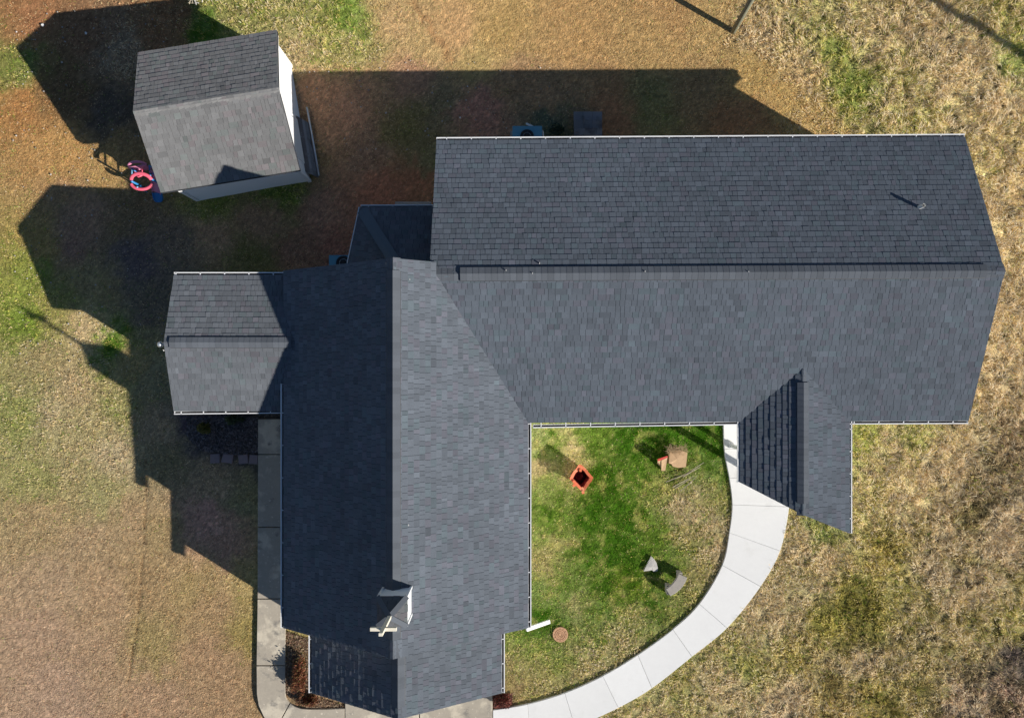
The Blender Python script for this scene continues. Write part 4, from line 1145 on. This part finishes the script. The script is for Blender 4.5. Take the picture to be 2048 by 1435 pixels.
# dead stalks on the grass: each twig its own thing
tw = [((1332, 963), (1380, 944), ''), ((1345, 974), (1377, 957), ''), ((1350, 976), (1388, 951), ''), ((1361, 981), (1395, 950), ''), ((1375, 945), (1408, 924), ''), ((1366, 953), (1401, 933), '')]
stalks = empty('stalk_bundle', P(1370, 958)); tag(stalks, 'loose bundle of pale dead stalks lying on the lawn beside the curved walk', 'stalks')
for (a, b, _) in tw:
    p, q = P(a[0], a[1], .07), P(b[0], b[1], .09); m_ = (p + q) / 2 + Vector((random.uniform(-.03, .03), random.uniform(-.03, .03), .02))
    mb = MB(); mb.tube([p, m_, q], [.012, .011, .007], 6); mb.build('stalk', M['twig'], stalks)

# stepping stones
for pts, lab in (([(418, 908), (437, 907), (437, 926), (418, 927)], 'pinkish stepping stone farthest from the concrete pavement, first of the row'),
                 ([(445, 907), (465, 909), (462, 927), (440, 924)], 'slanted pinkish stepping stone, second farthest from the pavement'),
                 ([(475, 909), (494, 908), (496, 926), (477, 928)], 'pinkish stepping stone third in the row, one away from the pavement'),
                 ([(499, 908), (515, 910), (515, 928), (497, 927)], 'pinkish stepping stone touching the edge of the stained pavement')):
    mb = MB(); mb.prism([G(p) for p in pts], -.05, .035, inset=.008); o = mb.build('stepping_stone', M['paver']); o.location.z = float(fall(P(*pts[0]).x)) * .9; tag(o, lab, 'stepping stone', 'stepping stones beside the mulch bed')

# ================================================================== POLES
def pole(b, lean, h, r, label):
    b = Vector(b); top = b + Vector((lean[0], lean[1], h))
    t = empty('utility_pole', b); tag(t, label, 'pole', 'wooden poles by the field')
    mb = MB(); pts = [b + (top - b) * k for k in (-.02, .25, .5, .75, 1)]; mb.tube(pts, [r, r * .97, r * .93, r * .88, r * .82], 16); mb.build('shaft', M['pole'], t, True)
    mb = MB(); mb.bar(top + Vector((-.9, .3, -.4)), top + Vector((.9, -.3, -.4)), .09, .11); mb.build('crossarm', M['pole'], t)
pole(P(1467, 62), (-.27, -.02), 8.0, .078, 'slim greenish wooden pole rising at the top edge of the lawn')
pole(P(2610, 439), (0, 0), 10.5, .13, 'wooden pole out of the picture on the right, casting its shadow across the field')

# ================================================================== SHRUBS
def shrub(name, cx, cy, rx, ry, h, cols, n, label, cat='shrub', leaf=.035, rz=0.0):
    b = P(cx, cy); t = empty(name, b); tag(t, label, cat)
    mb = MB()
    for i in range(9):
        an = random.uniform(0, 6.28); rr = random.uniform(.2, .7)
        mb.tube([b + Vector((random.uniform(-.03, .03) * rx / .2, random.uniform(-.03, .03) * ry / .2, -.03)), b + Vector((rx * rr * .5 * math.cos(an), ry * rr * .5 * math.sin(an), h * .5)), b + Vector((rx * rr * math.cos(an), ry * rr * math.sin(an), h * .85))], [.010, .007, .003], 5)
    mb.build('stems', M['bark'], t)
    mb = MB(); cl = [(random.gauss(0, .42), random.gauss(0, .42), random.uniform(.35, 1)) for _ in range(22)]
    for i in range(n):
        c = random.choice(cl)
        x = c[0] + random.gauss(0, .16); y = c[1] + random.gauss(0, .16); z = max(.05, c[2] * (1 - .35 * (x * x + y * y)) + random.gauss(0, .14))
        if x * x + y * y > 1.15: continue
        p = b + Vector((x * rx, y * ry, z * h))
        a = Vector((random.gauss(0, 1), random.gauss(0, 1), random.gauss(0, .6))).normalized(); s = a.orthogonal().normalized(); l = leaf * random.uniform(.6, 1.3)
        col = random.choice(cols); k = random.uniform(.6, 1.3)
        mb.add([p - a * l, p + s * l * .45, p + a * l, p - s * l * .45], [(0, 1, 2, 3)], tuple(v * k for v in col))
    o = mb.build('crown', M['leaf'], t); tag(o, kind='stuff')
RC = [(.24, .075, .035), (.30, .11, .05), (.20, .09, .04), (.16, .12, .04), (.34, .16, .08), (.12, .035, .03)]
shrub('red_shrub', 601, 1345, .20, .62, .42, RC, 5200, 'long rust-red shrub in the bed between pavement and vestibule gutter')
shrub('red_shrub', 618, 1398, .34, .16, .26, RC, 1800, 'low orange-red shrub at the bed corner where the pavement bends')
shrub('red_shrub', 1005, 1399, .25, .19, .34, [(.22, .05, .035), (.28, .08, .06), (.15, .03, .025), (.3, .15, .1)], 2000, 'small dark red shrub at the vestibule corner by the pale walk')
shrub('green_shrub', 415, 855, .19, .17, .4, [(.12, .13, .02), (.09, .11, .02), (.15, .13, .03)], 1500, 'yellowish green round shrub in the shaded mulch bed')
shrub('green_shrub', 472, 838, .30, .13, .45, [(.03, .06, .02), (.04, .075, .025), (.025, .05, .02)], 1700, 'dark green shrub tucked under the annex gutter')
shrub('green_shrub', 1112, 262, .22, .16, .3, [(.04, .07, .04), (.05, .08, .05)], 900, 'small dark weed clump between air conditioner and wooden steps', 'weeds')
# brush pile at the top edge
br = empty('brush_pile', P(400, 2)); tag(br, 'pile of pale brush and dry debris at the top edge behind the shed', 'brush pile')
for i in range(46):
    c = P(random.uniform(372, 432), random.uniform(-25, 11), random.uniform(.03, .3)); an = random.uniform(0, 3.14); l = random.uniform(.1, .45)
    dd = Vector((math.cos(an) * l, math.sin(an) * l, random.uniform(-.05, .12)))
    mb = MB(); mb.tube([c, c + dd * .5 + Vector((0, 0, .02)), c + dd], [.014, .012, .006], 5); mb.build('stick', M['twig'] if i % 3 else M['stone_white'], br)

# ================================================================== LOOSE STONES AND LITTER
mb = MB()
def pebble(p, r, col):
    vs = []; 
    for k in range(6):
        t = k * math.pi / 3 + random.uniform(-.3, .3); rr = r * random.uniform(.6, 1.15); vs.append(p + Vector((rr * math.cos(t), rr * math.sin(t), 0)))
    vs += [p + (v - p) * .6 + Vector((0, 0, r * .7)) for v in vs[:6]]
    mb.add(vs, [tuple(range(6, 12))] + [(k, (k + 1) % 6, (k + 1) % 6 + 6, k + 6) for k in range(6)], col)
for i in range(330):
    x = random.uniform(0, 340) if random.random() < .7 else random.uniform(560, 1100); y = random.uniform(0, 740) if x < 345 else random.uniform(120, 300)
    k = random.uniform(.35, .9)
    pp = P(x, y, .0); pp.z = float(fall(pp.x)) - .01
    pebble(pp, random.uniform(.012, .032), (.62 * k, .58 * k, .54 * k))
for (x, y, r) in ((64, 35, .055), (156, 54, .045), (935, 173, .03), (920, 235, .035), (1170, 262, .03)):
    pp = P(x, y, .0); pp.z = float(fall(pp.x)) - .005
    pebble(pp, r, (.75, .74, .72))
o = mb.build('pebbles', M['pebble']); tag(o, 'scattered pale pebbles and litter on the shaded bare ground', 'pebbles', kind='stuff')

# mulch chips in the beds
mb = MB()
def chips(poly, n, cols, sz):
    xs = [p[0] for p in poly]; ys = [p[1] for p in poly]
    c = 0
    while c < n:
        x, y = random.uniform(min(xs), max(xs)), random.uniform(min(ys), max(ys))
        if not in_poly(np.array([x]), np.array([y]), poly)[0]: continue
        c += 1
        p = P(x, y, random.uniform(-.01, .03)); an = random.uniform(0, 6.28); l = random.uniform(.5, 1.4) * sz
        a = Vector((math.cos(an), math.sin(an), random.uniform(-.4, .4))) * l; s = Vector((-math.sin(an), math.cos(an), random.uniform(-.5, .5))) * l * .4
        col = random.choice(cols); k = random.uniform(.5, 1.4)
        mb.add([p - a - s, p + a - s, p + a + s, p - a + s], [(0, 1, 2, 3)], tuple(v * k for v in col))
chips([(375, 835), (516, 835), (516, 905), (470, 908), (400, 900), (372, 870)], 4200, [(.10, .085, .085), (.16, .14, .15), (.07, .06, .055), (.20, .18, .19)], .028)
chips([(572, 1262), (625, 1280), (622, 1390), (690, 1412), (610, 1414), (572, 1388)], 3000, [(.3, .2, .12), (.22, .12, .07), (.38, .29, .19), (.16, .09, .06)], .024)
chips([(985, 1388), (1024, 1386), (1024, 1408), (987, 1416)], 900, [(.22, .07, .04), (.28, .1, .06), (.14, .05, .04)], .022)
o = mb.build('mulch', M['leaf']); tag(o, 'dark bark mulch and leaf litter in the planting beds', 'mulch', kind='stuff')

# ================================================================== GRASS
FOOT = [  # footprints without grass, ground px
 [(640, 528), (1010, 528), (1010, 1230), (640, 1230)], [(880, 345), (1810, 345), (1810, 825), (880, 825)], [(450, 585), (650, 585), (650, 800), (450, 800)],
 [(690, 1230), (985, 1230), (985, 1390), (690, 1390)], [(360, 170), (580, 134), (617, 358), (394, 395)],
] + OLD_SLABS
def grass(n_try, seed, tall):
    r = np.random.default_rng(seed)
    px = r.uniform(-60, 2110, n_try); py = r.uniform(-70, 1500, n_try)
    c, g, h, cov = lawn(px, py)
    clump = fbm(px / 9, py / 9, 51, 3)
    if tall:
        keep = (r.random(n_try) < np.clip((h - .055) / .05, 0, 1) * cov * np.clip((clump - .36) * 4.5, .03, 1))
    else:
        keep = (r.random(n_try) < np.clip((.13 - h) / .06, .25, 1) * cov * np.clip((clump - .2) * 2.4, .15, 1))
    for f in FOOT: keep &= ~in_poly(px, py, f)
    keep &= ~in_poly(px, py, WALK_IN + WALK_OUT[::-1])
    px, py, c, g, h, clump = px[keep], py[keep], c[keep], g[keep], h[keep], clump[keep]
    n = len(px)
    isg = r.random(n) < g
    straw = c * np.exp(r.normal(1.35 if tall else .5, .5, (n, 1))) * np.array([1.06, 1.12, 1.30])
    if tall: straw *= np.clip(c[:, :1] / .28, .6, 1) * 1.06
    straw = np.minimum(straw, np.array([.92, .81, .60]))
    pal = r.random(n)
    pale = pal > (np.where(c[:, 0] > .36, .60, np.where(c[:, 0] > .28, .76, .95)) if tall else .84)
    straw[pale] = lin((240, 216, 172)) * r.uniform(.75, 1.15, (pale.sum(), 1))
    straw[pal < .12] *= .4
    gr = np.where(r.random((n, 1)) < .5, lin((104, 140, 40)), lin((134, 152, 66))) * r.uniform(.55, 1.4, (n, 1))
    lush = np.clip((g - .8) * 5, 0, 1)[:, None]
    gr = gr * (1 - lush) + lin((80, 128, 6)) * r.uniform(.4, 1.6, (n, 1)) * lush
    if tall: gr = np.where(r.random((n, 1)) < .6, lin((208, 190, 112)), lin((156, 164, 70))) * r.uniform(.6, 1.4, (n, 1))
    else: gr = gr * (1 + .5 * (1 - lush))
    col = np.where(isg[:, None], gr, straw)
    L = h * r.uniform(.6, 1.5, n) * (.82 if tall else .95)
    ang = fbm(px / 40, py / 40, 61, 2) * 14 + r.normal(0, .75 if tall else 1.6, n)
    lean = np.where(isg, r.uniform(.3, 1.2, n), r.uniform(.8, 1.5, n) if tall else r.uniform(.6, 1.45, n))
    x = (px - CX) * D / F; y = -(py - CY) * D / F
    ix = np.clip(np.searchsorted(gx, x) - 1, 0, nx - 1); iy = np.clip(np.searchsorted(gy, y) - 1, 0, ny - 1)
    z0 = gz.reshape(ny, nx)[iy, ix] - .004
    wd = (r.uniform(.004, .0105, n) if tall else r.uniform(.005, .012, n)) * np.where(isg, .9, 1.1)
    dx, dy = np.cos(ang), np.sin(ang)
    roll = r.normal(0, .5, n)
    sx, sy, sz = -dy * np.cos(roll), dx * np.cos(roll), np.sin(roll)
    lift = np.where(tall, clump * .06 * h / .15, 0) * r.random(n)
    B = np.stack([x, y, z0 + lift], 1)
    Sv = np.stack([sx, sy, sz], 1) * wd[:, None]
    Mid = B + np.stack([dx * np.sin(lean * .6) * L * .55, dy * np.sin(lean * .6) * L * .55, np.cos(lean * .6) * L * .5], 1)
    T = B + np.stack([dx * np.sin(lean) * L, dy * np.sin(lean) * L, np.maximum(np.cos(lean) * L, .004)], 1)
    if tall:
        V = np.stack([B - Sv, B + Sv, Mid + Sv * .9, Mid - Sv * .9, T], 1).reshape(-1, 3)
        k = 5
        loops = (np.arange(n)[:, None] * 5 + np.array([0, 1, 2, 3, 3, 2, 4])[None]).ravel()
        starts = (np.arange(n)[:, None] * 7 + np.array([0, 4])[None]).ravel()
    else:
        V = np.stack([B - Sv, B + Sv, T], 1).reshape(-1, 3); k = 3
        loops = np.arange(n * 3); starts = np.arange(0, n * 3, 3)
    me = bpy.data.meshes.new('grass')
    me.vertices.add(len(V)); me.vertices.foreach_set('co', V.astype(np.float32).ravel())
    me.loops.add(len(loops)); me.loops.foreach_set('vertex_index', loops.astype(np.int32))
    me.polygons.add(len(starts)); me.polygons.foreach_set('loop_start', starts.astype(np.int32))
    me.update(calc_edges=True)
    at = me.color_attributes.new('Col', 'FLOAT_COLOR', 'POINT')
    a4 = np.ones((len(V), 4), np.float32); a4[:, :3] = np.repeat(col, k, 0)
    at.data.foreach_set('color', a4.ravel())
    print('grass', tall, n)
    return me
o = link('lawn_grass', grass(900000, 5, False), None, M['grassblade']); tag(o, 'short winter lawn grass, brown with green patches', 'grass', kind='stuff')
o = link('meadow_grass', grass(820000, 6, True), None, M['grassblade']); tag(o, 'long straw-coloured field grass flattened by winter', 'grass', kind='stuff')
